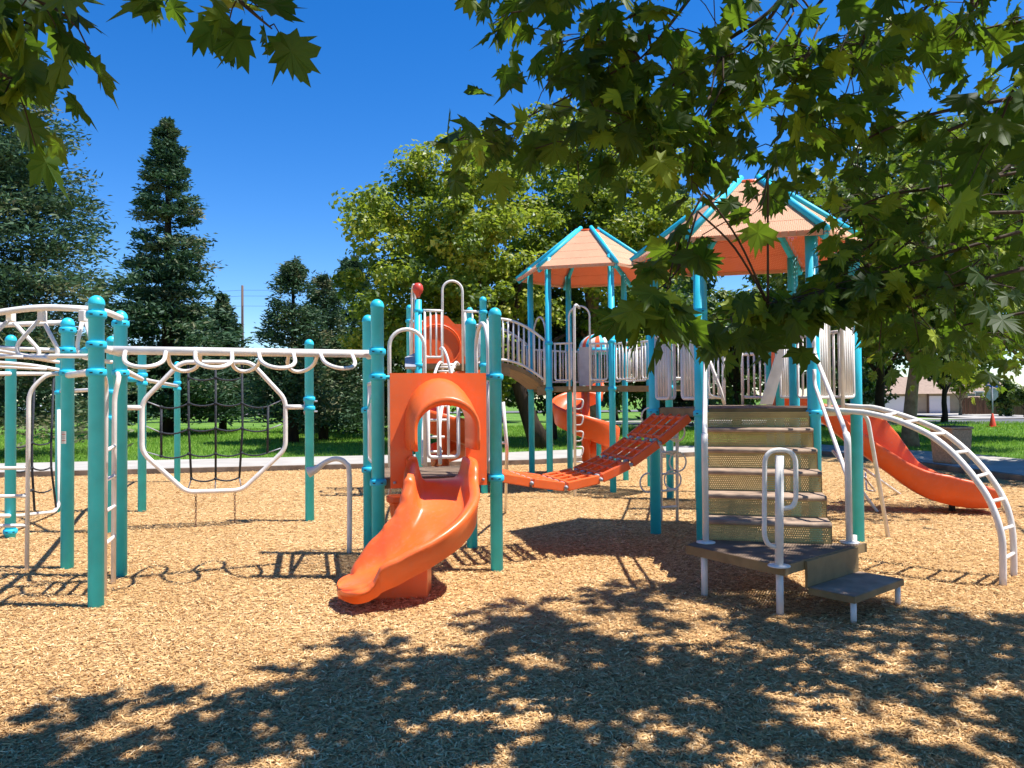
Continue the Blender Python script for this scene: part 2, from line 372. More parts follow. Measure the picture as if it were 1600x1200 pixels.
# roads
RD1 = [(-220, 92), (40, 92), (40, 104), (-220, 104)]
sheet('road', [(5, 38.5), (200, 40), (200, 47), (5, 45.5)], 0.02, ASPH)
sheet('road', RD1, gz(0, 98)+0.10, ASPH)
sheet('pavement', [(5, 46.2), (200, 47.7), (200, 49.4), (5, 47.9)], 0.045, CONC)
sheet('pavement', [(-220, 90.0), (40, 90.0), (40, 91.6), (-220, 91.6)], gz(0, 90)+0.16, CONC)
# short grass blades near the path
GB = leafmat('grass_blade', (0.09, 0.20, 0.02), (0.21, 0.38, 0.045), (0.44, 0.53, 0.12), (0.3, 0.5, 0.05), 0.35, 0.6, 0.2)
N = 150000; y = 15.5*(42/15.5)**rng.random(N); x = (rng.random(N)*2-1)*(0.72*y)
k = ~inpoly(x, y, e3+[(9.9+2.7, -8), (-30, -8)]); x = x[k]; y = y[k]; N = len(x)
h = (0.035+0.05*rng.random(N))*(1+(y-16)*0.035); a = rng.random(N)*2*math.pi; wd = 0.006*(1+(y-16)*0.13)
z0 = -0.035+0.05*np.sin(x*0.31+y*0.17)*np.clip((y-19)/8, 0, 1) - 0.005*np.clip(y-35, 0, 99)
lean = rng.standard_normal((N, 2))*0.35
vs = np.stack([np.stack([x-np.cos(a)*wd, y-np.sin(a)*wd, z0], 1), np.stack([x+np.cos(a)*wd, y+np.sin(a)*wd, z0], 1), np.stack([x+lean[:, 0]*h, y+lean[:, 1]*h, z0+h], 1)], 1).reshape(-1, 3)
tag(fastmesh('grass', vs, np.arange(N*3).reshape(N, 3), GB, tint=np.clip(0.45+0.22*rng.standard_normal(N)+0.15*noise2(x*0.4, y*0.4), 0, 1)), kind='stuff', label='short green grass blades on the lawn beyond the path', cat='grass')

# ================================================================== PLAY STRUCTURE
ps = empty('play_structure', (1.2, 8.5, 0), label='large teal, orange and cream play structure with peach roofs and slides on the wood chips', cat='playground')
PR = 0.056
def xy(p): return V(p[0], p[1], 0)
def post(p, ztop, collars=(), r=PR, cap=True, knob=False, lab=None):
    b = MB(); prof = [(r, -0.05), (r, ztop-r*1.1)]
    if cap:
        zc = ztop-r*1.15; prof = [(r, -0.05), (r, zc-0.015), (r*1.07, zc-0.012)]
        for k in range(0, 7):
            an = k/6*math.pi/2; prof.append((max(0.001, r*1.07*math.cos(an)), zc+r*1.15*math.sin(an)))
    b.lathe((p[0], p[1], 0), prof, 22)
    o = b.build('post', TEAL, ps)
    if lab: tag(o, label=lab)
    for z in collars:
        c = MB(); R1 = r+0.017
        c.lathe((p[0], p[1], z), [(r*1.0+0.001, -0.03), (R1-0.006, -0.028), (R1, -0.014), (R1, 0.014), (R1-0.006, 0.028), (r+0.001, 0.03)], 22)
        if p[1] < 9:
            for da in (-0.5, 0.45):
                an = math.atan2(-p[1], -p[0])+da; c.box((p[0]+R1*math.cos(an)*0.985, p[1]+R1*math.sin(an)*0.985, z), (0.008, 0.022, 0.009), an, 1)
        c.build('collar', [TEALP, BLACK], o)
    if knob:
        k = MB(); k.lathe((p[0], p[1], ztop-0.03), [(0.03, 0), (0.045, 0.05), (0.075, 0.09), (0.088, 0.14), (0.075, 0.20), (0.04, 0.235), (0.002, 0.24)], 18)
        k.build('knob', RED, o)
    return o
def hexa_pts(c, Rr): return [V(c[0]+Rr*math.cos(R(a)), c[1]+Rr*math.sin(R(a)), 0) for a in (165, 225, 285, 345, 45, 105)]
u15 = V(math.cos(R(15)), math.sin(R(15)), 0); v15 = V(-math.sin(R(15)), math.cos(R(15)), 0); S = 1.067
T2 = V(-1.166, 6.55, 0); T3 = V(-0.15, 6.82, 0); T1 = T2+v15*S; T4 = T3+v15*S
Q4 = V(-0.465, 12.36, 0); Q2 = Q4-u15*S; Q1 = Q2+v15*S; Q3 = Q4+v15*S
AC = (1.36, 13.33); A_ = hexa_pts(AC, 1.05)     # 165,225,285,345,45,105
BC = (2.64, 8.32); B_ = hexa_pts(BC, 1.06)
ZT, ZQ, ZA, ZB = 0.86, 2.12, 1.74, 1.43
D0 = V(2.60, 10.4, 0); D3 = V(3.60, 10.15, 0); D3b = V(3.80, 11.13, 0); D0b = V(2.80, 11.4, 0)
E1 = V(2.40, 11.55, 0); E2 = V(3.13, 12.3, 0)
P1 = G(150, 948); P2 = G(105, 888); P3 = G(188, 901); P4 = G(16, 840); P6 = G(484, 814)
L5 = G(222, 799); L6 = G(277, 753); L7 = G(174, 832); P5 = G(93, 800)
post(P1, 2.36, (2.21, 1.98, 1.77)); 
p2o = post(P2, 2.34, (2.22, 2.03, 1.82)); post(P3, 2.36, (2.24, 1.80)); post(P4, 2.33, (0.07,))
post(P6, 2.33, (1.56, 1.44)); post(L5, 2.33, (1.92, 1.80)); post(L6, 2.31, (1.90, 1.78)); post(L7, 2.33, (1.66, 1.35)); post(P5, 2.33, (1.95, 1.68))
post(T1, 2.40, (1.44, 0.845)); post(T2, 2.42, (1.96, 1.74, 0.83)); post(T3, 2.37, (1.74, 0.83)); post(T4, 2.39, (0.83,))
post(Q1, 3.19, (2.9,)); post(Q2, 3.20, (2.96, ZQ-0.03), knob=True, cap=False); post(Q3, 3.17, (2.9,)); post(Q4, 3.22, (2.96, ZQ-0.03))
for p in A_: post(p, 3.95, (2.46, ZA-0.05), cap=False, r=0.053)
for i, p in enumerate(B_): post(p, 3.28, (2.36 if i in (3, 4, 0) else 2.40, ZB-0.05), cap=False, r=0.060)
post(D3, 2.33, (2.2,)); post(D3b, 2.9, (2.2,)); post(D0b, 2.33, ()); post(D0, 2.2, ()); post(E1, 2.5, (2.4, ZA-0.05)); post(E2, 2.5, (2.4,))
# sticker on the second post
st = MB(); pp = PL(104.5, 682, P2, P2+V(1, 0, 0))
for (dz, hh, mi) in ((0, 0.115, 0), (0.030, 0.006, 1), (-0.028, 0.006, 1), (0.044, 0.004, 2), (0.014, 0.004, 2), (0.004, 0.004, 2), (-0.008, 0.004, 2)):
    rr = PR+0.0012+(0.0012 if mi else 0)
    a0 = -math.pi/2-0.50+(0.1 if mi else 0); a1 = -math.pi/2+0.35-(0.1 if mi else 0); vs = []; fs = []
    for k in range(7):
        a = a0+(a1-a0)*k/6
        for z in (-hh/2, hh/2): vs.append((P2.x+rr*math.cos(a), P2.y+rr*math.sin(a), 1.22+dz+z))
    fs = [(2*k, 2*k+2, 2*k+3, 2*k+1) for k in range(6)]
    st.add(vs, fs, mi)
st.build('sticker', [mat('sticker_white', (0.7, 0.65, 0.55), 0.4), mat('sticker_red', (0.5, 0.05, 0.03), 0.5), mat('sticker_grey', (0.3, 0.3, 0.3), 0.5)], p2o)
# --- decks
def plate_deck(poly, z, th, name, par):
    b = MB(); n_ = len(poly); poly = [V(p[0], p[1], 0) for p in poly]; cx = sum(poly, V(0, 0, 0))/n_
    ins = [cx+(p-cx)*0.985 for p in poly]
    for i in range(n_):
        j = (i+1) % n_; t_ = (poly[j]-poly[i]).normalized(); q = V(-t_.y, t_.x, 0)
        if (cx-poly[i]).dot(q) < 0: q = -q
        p = [poly[i], poly[j], poly[j]+q*0.012, poly[i]+q*0.012]
        b.hexa([k+V(0, 0, z-th) for k in p]+[k+V(0, 0, z-0.004) for k in p])
    b.prism(poly, z-0.006, z-0.003, 1); b.prism(ins, z-0.003, z, 1)
    return b.build(name, [TAN, TREADP], par)
def deck(poly, z, th=0.09): return plate_deck(poly, z, th, 'deck', ps)
def shrink(pts, d):
    c = sum(pts, V(0, 0, 0))/len(pts); return [(p+(c-p).normalized()*d) for p in pts]
deck(shrink([T2, T3, T4, T1], 0.03), ZT); deck(shrink([Q2, Q4, Q3, Q1], 0.03), ZQ)
deck(shrink(A_, 0.03), ZA); deck(shrink(B_, 0.03), ZB); deck(shrink([D0, D3, D3b, D0b], 0.0), ZB-0.012); deck(shrink([E1, E2, A_[3], A_[2]], 0.07), ZA-0.012)
# --- railings
def railing(A, B, z0, z1, f0=0.07, f1=0.93, n=8, r=0.0125, dz=0.0, arc=None, base=0.10):
    """barred guard rail between two posts; dz = height change from A to B"""
    b = MB(); A = xy(A); Bv = xy(B)
    def P(f, z): return A.lerp(Bv, f)+V(0, 0, z + dz*f + (arc(f) if arc else 0))
    if arc is None:
        b.tube(fillet([P(f0, z1), P(f0, z0+base), P(f1, z0+base), P(f1, z1)], 0.05, 4), r*1.25, 8)
        b.tube([P(f0-0.02, z1), P(f1+0.02, z1)], r*1.4, 8)
    else:
        fr = [f0+(f1-f0)*i/12 for i in range(13)]
        b.tube([P(f, z1) for f in fr], r*1.4, 8); b.tube([P(f, z0+0.05) for f in fr], r*1.3, 8)
        for f in (f0, f1): b.tube([P(f, z0-0.02), P(f, z1)], r*1.4, 8)
    for i in range(1, n):
        f = f0+(f1-f0)*i/n; b.tube([P(f, z0+(base if arc is None else 0.05)), P(f, z1)], r, 6)
    return b.build('railing', WHITE, ps)
def hoop(A, B, f0, f1, zb, zt, r=0.016, name='hand_hoop'):
    b = MB(); A = xy(A); Bv = xy(B); a = A.lerp(Bv, f0); c = A.lerp(Bv, f1); mid = (a+c)/2; hw = (c-a)/2; rad = hw.length; pts = [a+V(0, 0, zb)]
    for k in range(13):
        an = math.pi-math.pi*k/12; pts.append(mid+hw*math.cos(an)+V(0, 0, zt-rad+rad*math.sin(an)))
    pts.append(c+V(0, 0, zb)); b.tube(pts, r, 10); return b.build(name, WHITE, ps)
hz = lambda px, P, Q: None
# tower A (far roof)
railing(A_[1], A_[2], ZA, 2.45, 0.10, 0.36, 3); railing(A_[1], A_[2], ZA, 2.43, 0.66, 0.93, 3)
hoop(A_[1], A_[2], 0.33, 0.66, ZA-0.06, 3.06)
railing(A_[0], A_[5], ZA, 2.42, n=9); railing(A_[5], A_[4], ZA, 2.42, n=9)
hoop(A_[0], A_[1], 0.15, 0.85, ZA, 2.95)
railing(A_[2], E1, ZA, 2.42, 0.08, 0.45, 6); railing(A_[2], E1, ZA, 2.42, 0.55, 0.95, 7); railing(E1, E2, ZA, 2.42, n=9); railing(A_[3], E2, ZA, 2.42, n=9)
railing(A_[3], A_[4], ZA, 2.42, n=9)
sp = MB(); a = xy(A_[5]).lerp(xy(A_[4]), 0.18); c = xy(A_[5]).lerp(xy(A_[4]), 0.42); sp.plate([a+V(0, -0.03, ZA+0.03), c+V(0, -0.03, ZA+0.03), c+V(0, -0.03, 2.5), a+V(0, -0.03, 2.5)], 0.02); sp.build('guard_panel', WHITE, ps)
# tower B (near roof)
railing(B_[0], B_[1], ZB, 2.22, 0.06, 0.36, 5, r=0.015); railing(B_[0], B_[1], ZB, 2.26, 0.64, 0.94, 5, r=0.015)
railing(B_[5], B_[0], ZB, 2.2, 0.08, 0.4, 4, r=0.014); railing(B_[5], B_[0], ZB, 2.2, 0.6, 0.93, 4, r=0.014)
railing(B_[2], B_[3], ZB, 2.29, 0.08, 0.34, 5, r=0.014); railing(B_[2], B_[3], ZB, 2.29, 0.66, 0.94, 5, r=0.014)
hoop(B_[2], B_[3], 0.34, 0.66, ZB-0.03, 2.62, r=0.02)
railing(B_[3], B_[4], ZB, 2.25, n=10, r=0.013)
railing(D0b, D3b, ZB, 2.17, 0.10, 0.36, 4, r=0.016); railing(D0b, D3b, ZB, 2.17, 0.63, 0.95, 4, r=0.016)
b = MB()
for f in (0.37, 0.62):
    p = D0b.lerp(D3b, f); b.tube([p+V(0, -0.02, ZB-0.02), p+V(0, -0.02, 2.46)], 0.02, 8)
b.build('guard_pole', WHITE, ps)
railing(D0, D0b, ZB, 2.2, n=9); railing(D3, B_[4], ZB, 2.2, n=6); railing(D0, B_[5], ZB, 2.2, n=6)
railing(D3, D3b, ZB, 2.25, 0.05, 0.2, 2)
# slanted rail panels behind tower B
b = MB(); yy = 9.9
b.plate([W(1187, 632, yy), W(1207, 632, yy), W(1233, 540, yy), W(1221, 528, yy)], 0.03); b.build('ramp_side', WHITE, ps, bevel=0.006)
b = MB(); b.tube(fillet([W(1104, 552, yy), W(1126, 610, yy), W(1132, 632, yy)], 0.05), 0.022); b.tube(fillet([W(1104, 570, yy), W(1108, 618, yy), W(1128, 622, yy)], 0.06), 0.017); b.build('ramp_side', WHITE, ps)
# tower Q
railing(Q2, Q4, ZQ, 2.97, 0.10, 0.36, 3, r=0.016); railing(Q2, Q4, ZQ, 2.97, 0.72, 0.95, 2, r=0.016)
hoop(Q2, Q4, 0.37, 0.68, ZQ-0.12, 3.46, r=0.02); hoop(Q1, Q2, 0.3, 0.68, ZQ-0.05, 3.46, r=0.02)
railing(Q1, Q2, ZQ, 2.9, 0.05, 0.28, 3); railing(Q1, Q2, ZQ, 2.9, 0.72, 0.95, 3); railing(Q1, Q3, ZQ, 2.9, 0.03, 0.2, 2)
# tower T
railing(T2, T1, ZT, 1.70, 0.08, 0.92, 7, r=0.014)
railing(T3, T4, ZT, 1.72, 0.07, 0.24, 3, r=0.014); railing(T3, T4, ZT, 1.72, 0.78, 0.94, 2, r=0.014)
railing(T1, T4, ZT, 1.68, 0.57, 0.87, 3, r=0.016, base=0.09)
hoop(T1, T4, 0.20, 0.54, ZT-0.02, 2.26, r=0.020); hoop(T3, T4, 0.26, 0.76, ZT-0.02, 2.28, r=0.02)
# climbing rails from T deck to Q deck
b = MB()
for f in (0.38, 0.62):
    a = T1.lerp(T4, 0.25+f*0.7); q = Q2.lerp(Q4, f)
    b.tube(spline([a+V(0, 0.02, ZT+0.02), a+V(-0.05, 0.6, 1.35), a.lerp(q, 0.45)+V(0, 0, 1.85), a.lerp(q, 0.75)+V(0, 0, 2.08), q+V(0, -0.02, ZQ-0.02)], 6), 0.02, 8)
for k in range(1, 12):
    t = k/12; z = [0.98, 1.12, 1.3, 1.46, 1.6, 1.73, 1.85, 1.94, 2.01, 2.06, 2.09][k-1]
    pa = T1.lerp(T4, 0.516).lerp(Q2.lerp(Q4, 0.38), t); pb = T1.lerp(T4, 0.684).lerp(Q2.lerp(Q4, 0.62), t)
    b.tube([pa+V(0, 0, z), pb+V(0, 0, z)], 0.015, 8)
b.build('arch_climber', WHITE, ps)
b = MB(); b.tube(fillet([W(706, 600, 9.5), W(700, 560, 9.5), W(692, 542, 9.6), W(688, 545, 9.7)], 0.12), 0.018); b.build('handrail', WHITE, ps)
# --- arched bridge Q -> A
def arcf(f): return 0.05*math.sin(math.pi*f) - 0.34*f*f
b = MB(); N = 12
qa, aa = Q4+u15*0.05, A_[1]-V(0.06, 0, 0); qb, ab = Q3+u15*0.05, A_[0]-V(0.06, 0, 0)
for i in range(N):
    f0, f1 = i/N, (i+1)/N; z0 = ZQ+arcf(f0); z1 = ZQ+arcf(f1)
    p = [qa.lerp(aa, f0), qa.lerp(aa, f1), qb.lerp(ab, f1), qb.lerp(ab, f0)]; zz = [z0, z1, z1, z0]
    b.hexa([q+V(0, 0, z-0.08) for q, z in zip(p, zz)]+[q+V(0, 0, z) for q, z in zip(p, zz)])
br = b.build('arched_bridge', TAN, ps)
b = MB()
for f in (0.28, 0.97):
    p = qa.lerp(aa, f); b.box((p.x, p.y+0.05, ZQ+arcf(f)-0.14), (0.22, 0.1, 0.14))
b.build('bracket', TAN, br)
railing(qa, aa, ZQ, ZQ+0.72, 0.02, 0.99, 11, r=0.017, arc=arcf); railing(qb, ab, ZQ, ZQ+0.72, 0.02, 0.99, 11, r=0.017, arc=arcf)
# --- roofs
def roof(c, ze, zt, Re, rt_):
    root = D.objects.new('roof', None); sc.collection.objects.link(root); root.parent = ps; root.matrix_parent_inverse = wm(ps).inverted(); root.location = (c[0], c[1], ze)
    eo = hexa_pts(c, Re); to = hexa_pts(c, rt_)
    for i in range(6):
        j = (i+1) % 6; b = MB(); rows = 5
        A0, A1, B0, B1 = eo[i]+V(0, 0, ze), eo[j]+V(0, 0, ze), to[i]+V(0, 0, zt), to[j]+V(0, 0, zt)
        nn = (A1-A0).cross(B0-A0).normalized()
        if nn.z < 0: nn = -nn
        for k in range(rows):                      # shallow overlapping laps
            f0, f1 = k/rows, (k+1)/rows
            lo = [A0.lerp(B0, f0)+nn*0.0025, A1.lerp(B1, f0)+nn*0.0025]; hi = [A1.lerp(B1, f1), A0.lerp(B0, f1)]
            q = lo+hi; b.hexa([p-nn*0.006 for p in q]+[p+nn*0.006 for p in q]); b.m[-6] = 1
        b.bar(A0+V(0, 0, -0.018)+nn*0.01, A1+V(0, 0, -0.018)+nn*0.01, 0.03, 0.05, (0, 0, 1))
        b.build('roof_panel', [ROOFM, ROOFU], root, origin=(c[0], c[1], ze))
    for i in range(6):
        b = MB(); a = eo[i]+V(0, 0, ze); t = to[i]+V(0, 0, zt); d = (a-t).normalized()
        b.tube([t-d*0.03+V(0, 0, 0.03), a+d*0.03+V(0, 0, 0.03)], 0.036, 10)
        b.bar(t-V(0, 0, 0.05), a-V(0, 0, 0.05), 0.05, 0.07)
        b.build('rib', TEALP, root)
    b = MB()
    b.lathe((c[0], c[1], zt-0.05), [(rt_-0.03, 0), (rt_+0.02, 0), (rt_+0.02, 0.06), (rt_-0.03, 0.06), (rt_-0.03, 0)], 24); b.build('ring', ORANGE, root)
    return root
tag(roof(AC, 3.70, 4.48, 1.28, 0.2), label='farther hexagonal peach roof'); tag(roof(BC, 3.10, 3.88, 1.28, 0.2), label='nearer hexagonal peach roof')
# --- entry panel + hood + curved slide on tower T
u = (T3-T2).normalized(); nrm = V(u.y, -u.x, 0); cc = (T2+T3)/2
def T(s, d, z): return cc+u*s+nrm*d+V(0, 0, z)
slide = D.objects.new('curved_slide', None); sc.collection.objects.link(slide); slide.parent = ps; slide.matrix_parent_inverse = wm(ps).inverted(); slide.location = cc
b = MB(); HWD = 0.425; zt_, zb_ = 1.775, 0.78; ow = 0.235; zs = 1.36; zo = 1.585
inner = [(-ow, zb_), (-ow, 1.0), (-ow, 1.2)]+[(ow*-math.cos(math.pi*k/12), zs+(zo-zs)*math.sin(math.pi*k/12)) for k in range(13)]+[(ow, 1.2), (ow, 1.0), (ow, zb_)]
outer = []
for (s_, z_) in inner:
    if z_ <= zs+1e-6: outer.append((math.copysign(HWD, s_), z_))
    else:
        an = math.atan2(z_-zs, s_); ux, uz = math.cos(an), math.sin(an); t1 = HWD/abs(ux) if abs(ux) > 1e-6 else 9; t2 = (zt_-zs)/uz if uz > 1e-6 else 9
        t = min(t1, t2); outer.append((ux*t, zs+uz*t))
# keep the two top corners
vs = []
def ins(lst_i, lst_o):
    oi, oo = [], []
    for k in range(len(lst_i)):
        oi.append(lst_i[k]); oo.append(lst_o[k])
        if k+1 < len(lst_i):
            p, q = lst_o[k], lst_o[k+1]
            if abs(abs(p[0])-HWD) < 1e-6 and abs(q[1]-zt_) < 1e-6 and abs(q[0]) < HWD-1e-6: oi.append(lst_i[k+1]); oo.append((math.copysign(HWD, p[0]), zt_))
            if abs(p[1]-zt_) < 1e-6 and abs(abs(q[0])-HWD) < 1e-6 and abs(p[0]) < HWD-1e-6 : oi.append(lst_i[k]); oo.append((math.copysign(HWD, q[0]), zt_))
    return oi, oo
inner2, outer2 = ins(inner, outer); NI = len(inner2)
for d in (0.0, 0.035):
    vs += [T(s_, d+0.03, z_) for s_, z_ in inner2]+[T(s_, d+0.03, z_) for s_, z_ in outer2]
fs = []
for k in range(NI-1):
    fs += [(k, k+1, NI+k+1, NI+k), (2*NI+k, 3*NI+k, 3*NI+k+1, 2*NI+k+1), (k, 2*NI+k, 2*NI+k+1, k+1), (NI+k, NI+k+1, 3*NI+k+1, 3*NI+k)]
for k in (0, NI-1): fs.append((k, NI+k, 3*NI+k, 2*NI+k))
b.add(vs, fs, 0, False)
for s_ in (-0.39, 0.39): 
    b.lathe(T(s_, 0.07, 0.83)-V(0, 0, 0), [(0.001, -0.012), (0.012, -0.01), (0.014, 0), (0.012, 0.01), (0.001, 0.012)], 10, 1)
b.build('entry_panel', [ORANGEF, GREY], slide)
# hood
b = MB(); NS = 12; rows = []
for i in range(NS+1):
    t = i/NS; d = 0.045+t*0.42; wd = 0.30-0.03*t+(0.014*math.sin(t*math.pi)); ztp = 1.735-0.17*t**1.3; zsp = 1.36-0.06*t; zbt = 1.12
    if i == NS: wd += 0.012
    row = [T(-wd*(0.97), d, zbt), T(-wd, d, zbt+0.09)]+[T(-wd*math.cos(math.pi*k/16), d, zsp+(ztp-zsp)*math.sin(math.pi*k/16)) for k in range(17)]+[T(wd, d, zbt+0.09), T(wd*0.97, d, zbt)]
    rows.append(row)
# front rim rolls inwards
for dd, sh in ((0.475, 0.985), (0.47, 0.93), (0.45, 0.87)):
    wd = 0.28*sh; ztp = 1.56-(1-sh)*0.5; row = [T(-wd*0.98, dd, 1.12), T(-wd, dd, 1.21)]+[T(-wd*math.cos(math.pi*k/16), dd, 1.30+(ztp-1.30)*math.sin(math.pi*k/16)) for k in range(17)]+[T(wd, dd, 1.21), T(wd*0.98, dd, 1.12)]
    rows.append(row)
for t in (0.75, 0.5, 0.25, 0.0):
    d = 0.05+t*0.40; wd = 0.235; ztp = 1.585-0.06*t; row = [T(-wd*0.98, d, 1.12), T(-wd, d, 1.21)]+[T(-wd*math.cos(math.pi*k/16), d, 1.33+(ztp-1.33)*math.sin(math.pi*k/16)) for k in range(17)]+[T(wd, d, 1.21), T(wd*0.98, d, 1.12)]
    rows.append(row)
nr = len(rows[0]); vs = [p for r_ in rows for p in r_]
fs = [(i*nr+k, i*nr+k+1, (i+1)*nr+k+1, (i+1)*nr+k) for i in range(len(rows)-1) for k in range(nr-1)]
# bottom edges of the hood legs
L_ = len(rows)
for i in range(L_//2):
    j = L_-1-i
    if j-1 > i: 
        fs.append((i*nr, (i+1)*nr, (j-1)*nr, j*nr)); fs.append((i*nr+nr-1, j*nr+nr-1, (j-1)*nr+nr-1, (i+1)*nr+nr-1))
b.add(vs, fs, 0, True)
b.build('hood', ORANGEF, slide)
# chute swept along its centre line
def chute(path, prof_fn, n_sub=6):
    path = spline(path, n_sub); N = len(path); b = MB(); vs = []; M = None
    for i in range(N):
        t = i/(N-1); d = path[min(i+1, N-1)]-path[max(i-1, 0)]; d.z = 0; d.normalize(); rgt = V(d.y, -d.x, 0)
        pr = prof_fn(t); M = len(pr)
        for (s_, h_) in pr: vs.append(path[i]+rgt*s_+V(0, 0, h_))
    fs = [(i*M+k, i*M+(k+1) % M, (i+1)*M+(k+1) % M, (i+1)*M+k) for i in range(N-1) for k in range(M)]
    b.add(vs, fs, 0, True); b.f += [tuple(range(M-1, -1, -1)), tuple((N-1)*M+k for k in range(M))]; b.m += [0, 0]; b.sm += [False, False]; return b, path
def prof(HL, HR, w_, bot=0.07, wall=0.055):
    wi = w_-wall
    pr = [(-w_+0.02, -bot), (-w_, HL*0.5), (-w_-0.012, HL-0.03), (-w_-0.006, HL-0.006), (-w_+0.02, HL+0.006), (-wi-0.008, HL-0.006), (-wi+0.004, HL-0.04), (-wi+0.018, HL*0.45), (-wi+0.042, 0.022), (-wi+0.075, 0.003), (0, 0)]
    pr += [(wi-0.075, 0.003), (wi-0.042, 0.022), (wi-0.018, HR*0.45), (wi-0.004, HR-0.04), (wi+0.008, HR-0.006), (w_-0.02, HR+0.006), (w_+0.006, HR-0.006), (w_+0.012, HR-0.03), (w_, HR*0.5), (w_-0.02, -bot), (0, -bot-0.02)]
    return pr
CPATH = [T(0, 0.03, ZT-0.01), T(0.01, 0.18, 0.835), V(-0.60, 6.37, 0.73), V(-0.585, 6.14, 0.615), V(-0.655, 5.96, 0.50), V(-0.78, 5.84, 0.395), V(-0.93, 5.77, 0.30), V(-1.045, 5.74, 0.235), V(-1.12, 5.715, 0.20), V(-1.18, 5.69, 0.178), V(-1.245, 5.665, 0.168), V(-1.305, 5.64, 0.160)]
def pf(tt):
    t = min(1.0, tt*11/9); x = max(0.0, (tt*11/9-1)/(2/9))
    e = max(0.0, (t-0.72)/0.28); HR = float(np.interp(t, [0, 0.18, 0.33, 0.5, 0.7, 0.78, 0.86, 1], [0.185, 0.175, 0.14, 0.105, 0.10, 0.085, 0.02, 0.004])); HL = (0.19+0.07*math.sin(math.pi*min(1, t/0.9)))*(1-e**1.5)+0.004
    w_ = 0.285+0.02*math.sin(math.pi*t); k = math.sqrt(max(0.0, 1-x**2))*0.97+0.03 if x > 0 else 1.0
    pr = prof(HR, HL, w_, bot=0.10-0.01*e-0.04*x*x, wall=0.075)
    return [(s_*k, h_-0.02*x*x) for s_, h_ in pr]
b, cp = chute(CPATH, pf, 7)
b.build('chute', ORANGEF, slide)
b = MB(); p0 = G(562, 939); p1 = G(668, 934); bk = V(0.0, 0.30, 0)
b.hexa([p0+V(0, 0, -.02), p1+V(0, 0, -.02), p1+bk+V(0, 0, -.02), p0+bk+V(0, 0, -.02), p0+V(-.03, 0, 0.12), p1+V(0, 0, 0.30), p1+bk+V(0, 0, 0.30), p0+bk+V(-.03, 0, 0.12)]); b.build('slide_foot', ORANGEF, slide, bevel=0.01)
# --- wave slide on the right
sl2 = D.objects.new('wave_slide', None); sc.collection.objects.link(sl2); sl2.parent = ps; sl2.matrix_parent_inverse = wm(ps).inverted(); sl2.location = (3.75, 10.6, ZB)
m0 = (D3+D3b)/2; dd = V(math.cos(R(-16)), math.sin(R(-16)), 0)
pts = [m0+V(0, 0, ZB)]
WS = [(0, 1.42, .10, .16), (0.35, 1.38, .10, .16), (0.62, 1.25, .18, .17), (0.82, 1.07, .33, .19), (1.05, 0.88, .50, .19), (1.28, 0.69, .60, .20), (1.46, 0.55, .66, .22), (1.62, 0.42, .58, .24), (1.86, 0.27, .36, .28), (2.1, 0.19, .29, .31), (2.35, 0.155, .26, .28), (2.55, 0.16, .20, .20), (2.68, 0.17, .13, .14)]
for (s_, z_, _a, _b) in WS[1:]: pts.append(m0+dd*s_+V(0, 0, z_))
pts[0].z = 1.42
def pf2(t):
    k = t*(len(WS)-1); i = min(len(WS)-2, int(k)); f = k-i
    HL = WS[i][2]*(1-f)+WS[i+1][2]*f; HR = WS[i][3]*(1-f)+WS[i+1][3]*f
    return prof(HL, HR, 0.30, bot=0.07, wall=0.06)
b, cp2 = chute(pts, pf2, 6); b.build('chute', ORANGE, sl2)
b = MB()
for t_ in (0.9, 1.55, 2.0):
    p = m0+dd*t_; side = V(-dd.y, dd.x, 0)
b.tube([m0+dd*2.2+V(0, 0, 0.2), m0+dd*2.2+V(0, 0, -0.05)], 0.04, 10); b.build('slide_leg', BLACK, sl2)
b = MB(); sdv = V(-dd.y, dd.x, 0)
for s_ in (-1, 1):                                    # tall orange entry side walls
    q = m0+sdv*0.30*s_+dd*0.03
    b.tube(fillet([q+V(0, 0, ZB-0.02), q+V(0, 0, ZB+0.72), q+sdv*(-0.12*s_)+V(0, 0, ZB+0.86)], 0.12), 0.055, 10)
    b.plate([q+sdv*0.16*s_+V(0, 0, ZB-0.05), q+V(0, 0, ZB-0.05), q+V(0, 0, ZB+0.8), q+sdv*0.16*s_+V(0, 0, ZB+0.7)], 0.03)
b.tube(fillet([m0+sdv*0.30+dd*0.03+V(0, 0, ZB+0.76), m0+dd*0.06+V(0, 0, ZB+0.95), m0-sdv*0.30+dd*0.03+V(0, 0, ZB+0.76)], 0.25), 0.05, 10)
b.build('hood', ORANGE, sl2)
# A-frame legs below the wave slide
b = MB(); q1 = W(1352, 648, 8.4); b.tube(fillet([W(1347, 645, 8.2), W(1356, 655, 8.2), G(1388, 840)], 0.06), 0.022); b.build('support_leg', WHITE, ps)
b = MB(); b.tube([m0+dd*0.9+V(0, -0.1, 0.7), G(1406, 772)], 0.02); b.tube([m0+dd*0.7+V(0, -0.1, 0.8), G(1371, 800)], 0.02); b.tube(fillet([G(1352, 738, 0.4), G(1354, 766, 0.15), G(1368, 768, 0.15), G(1350, 745, 0.4)], 0.04), 0.013); b.build('slide_leg', WHITE, sl2)
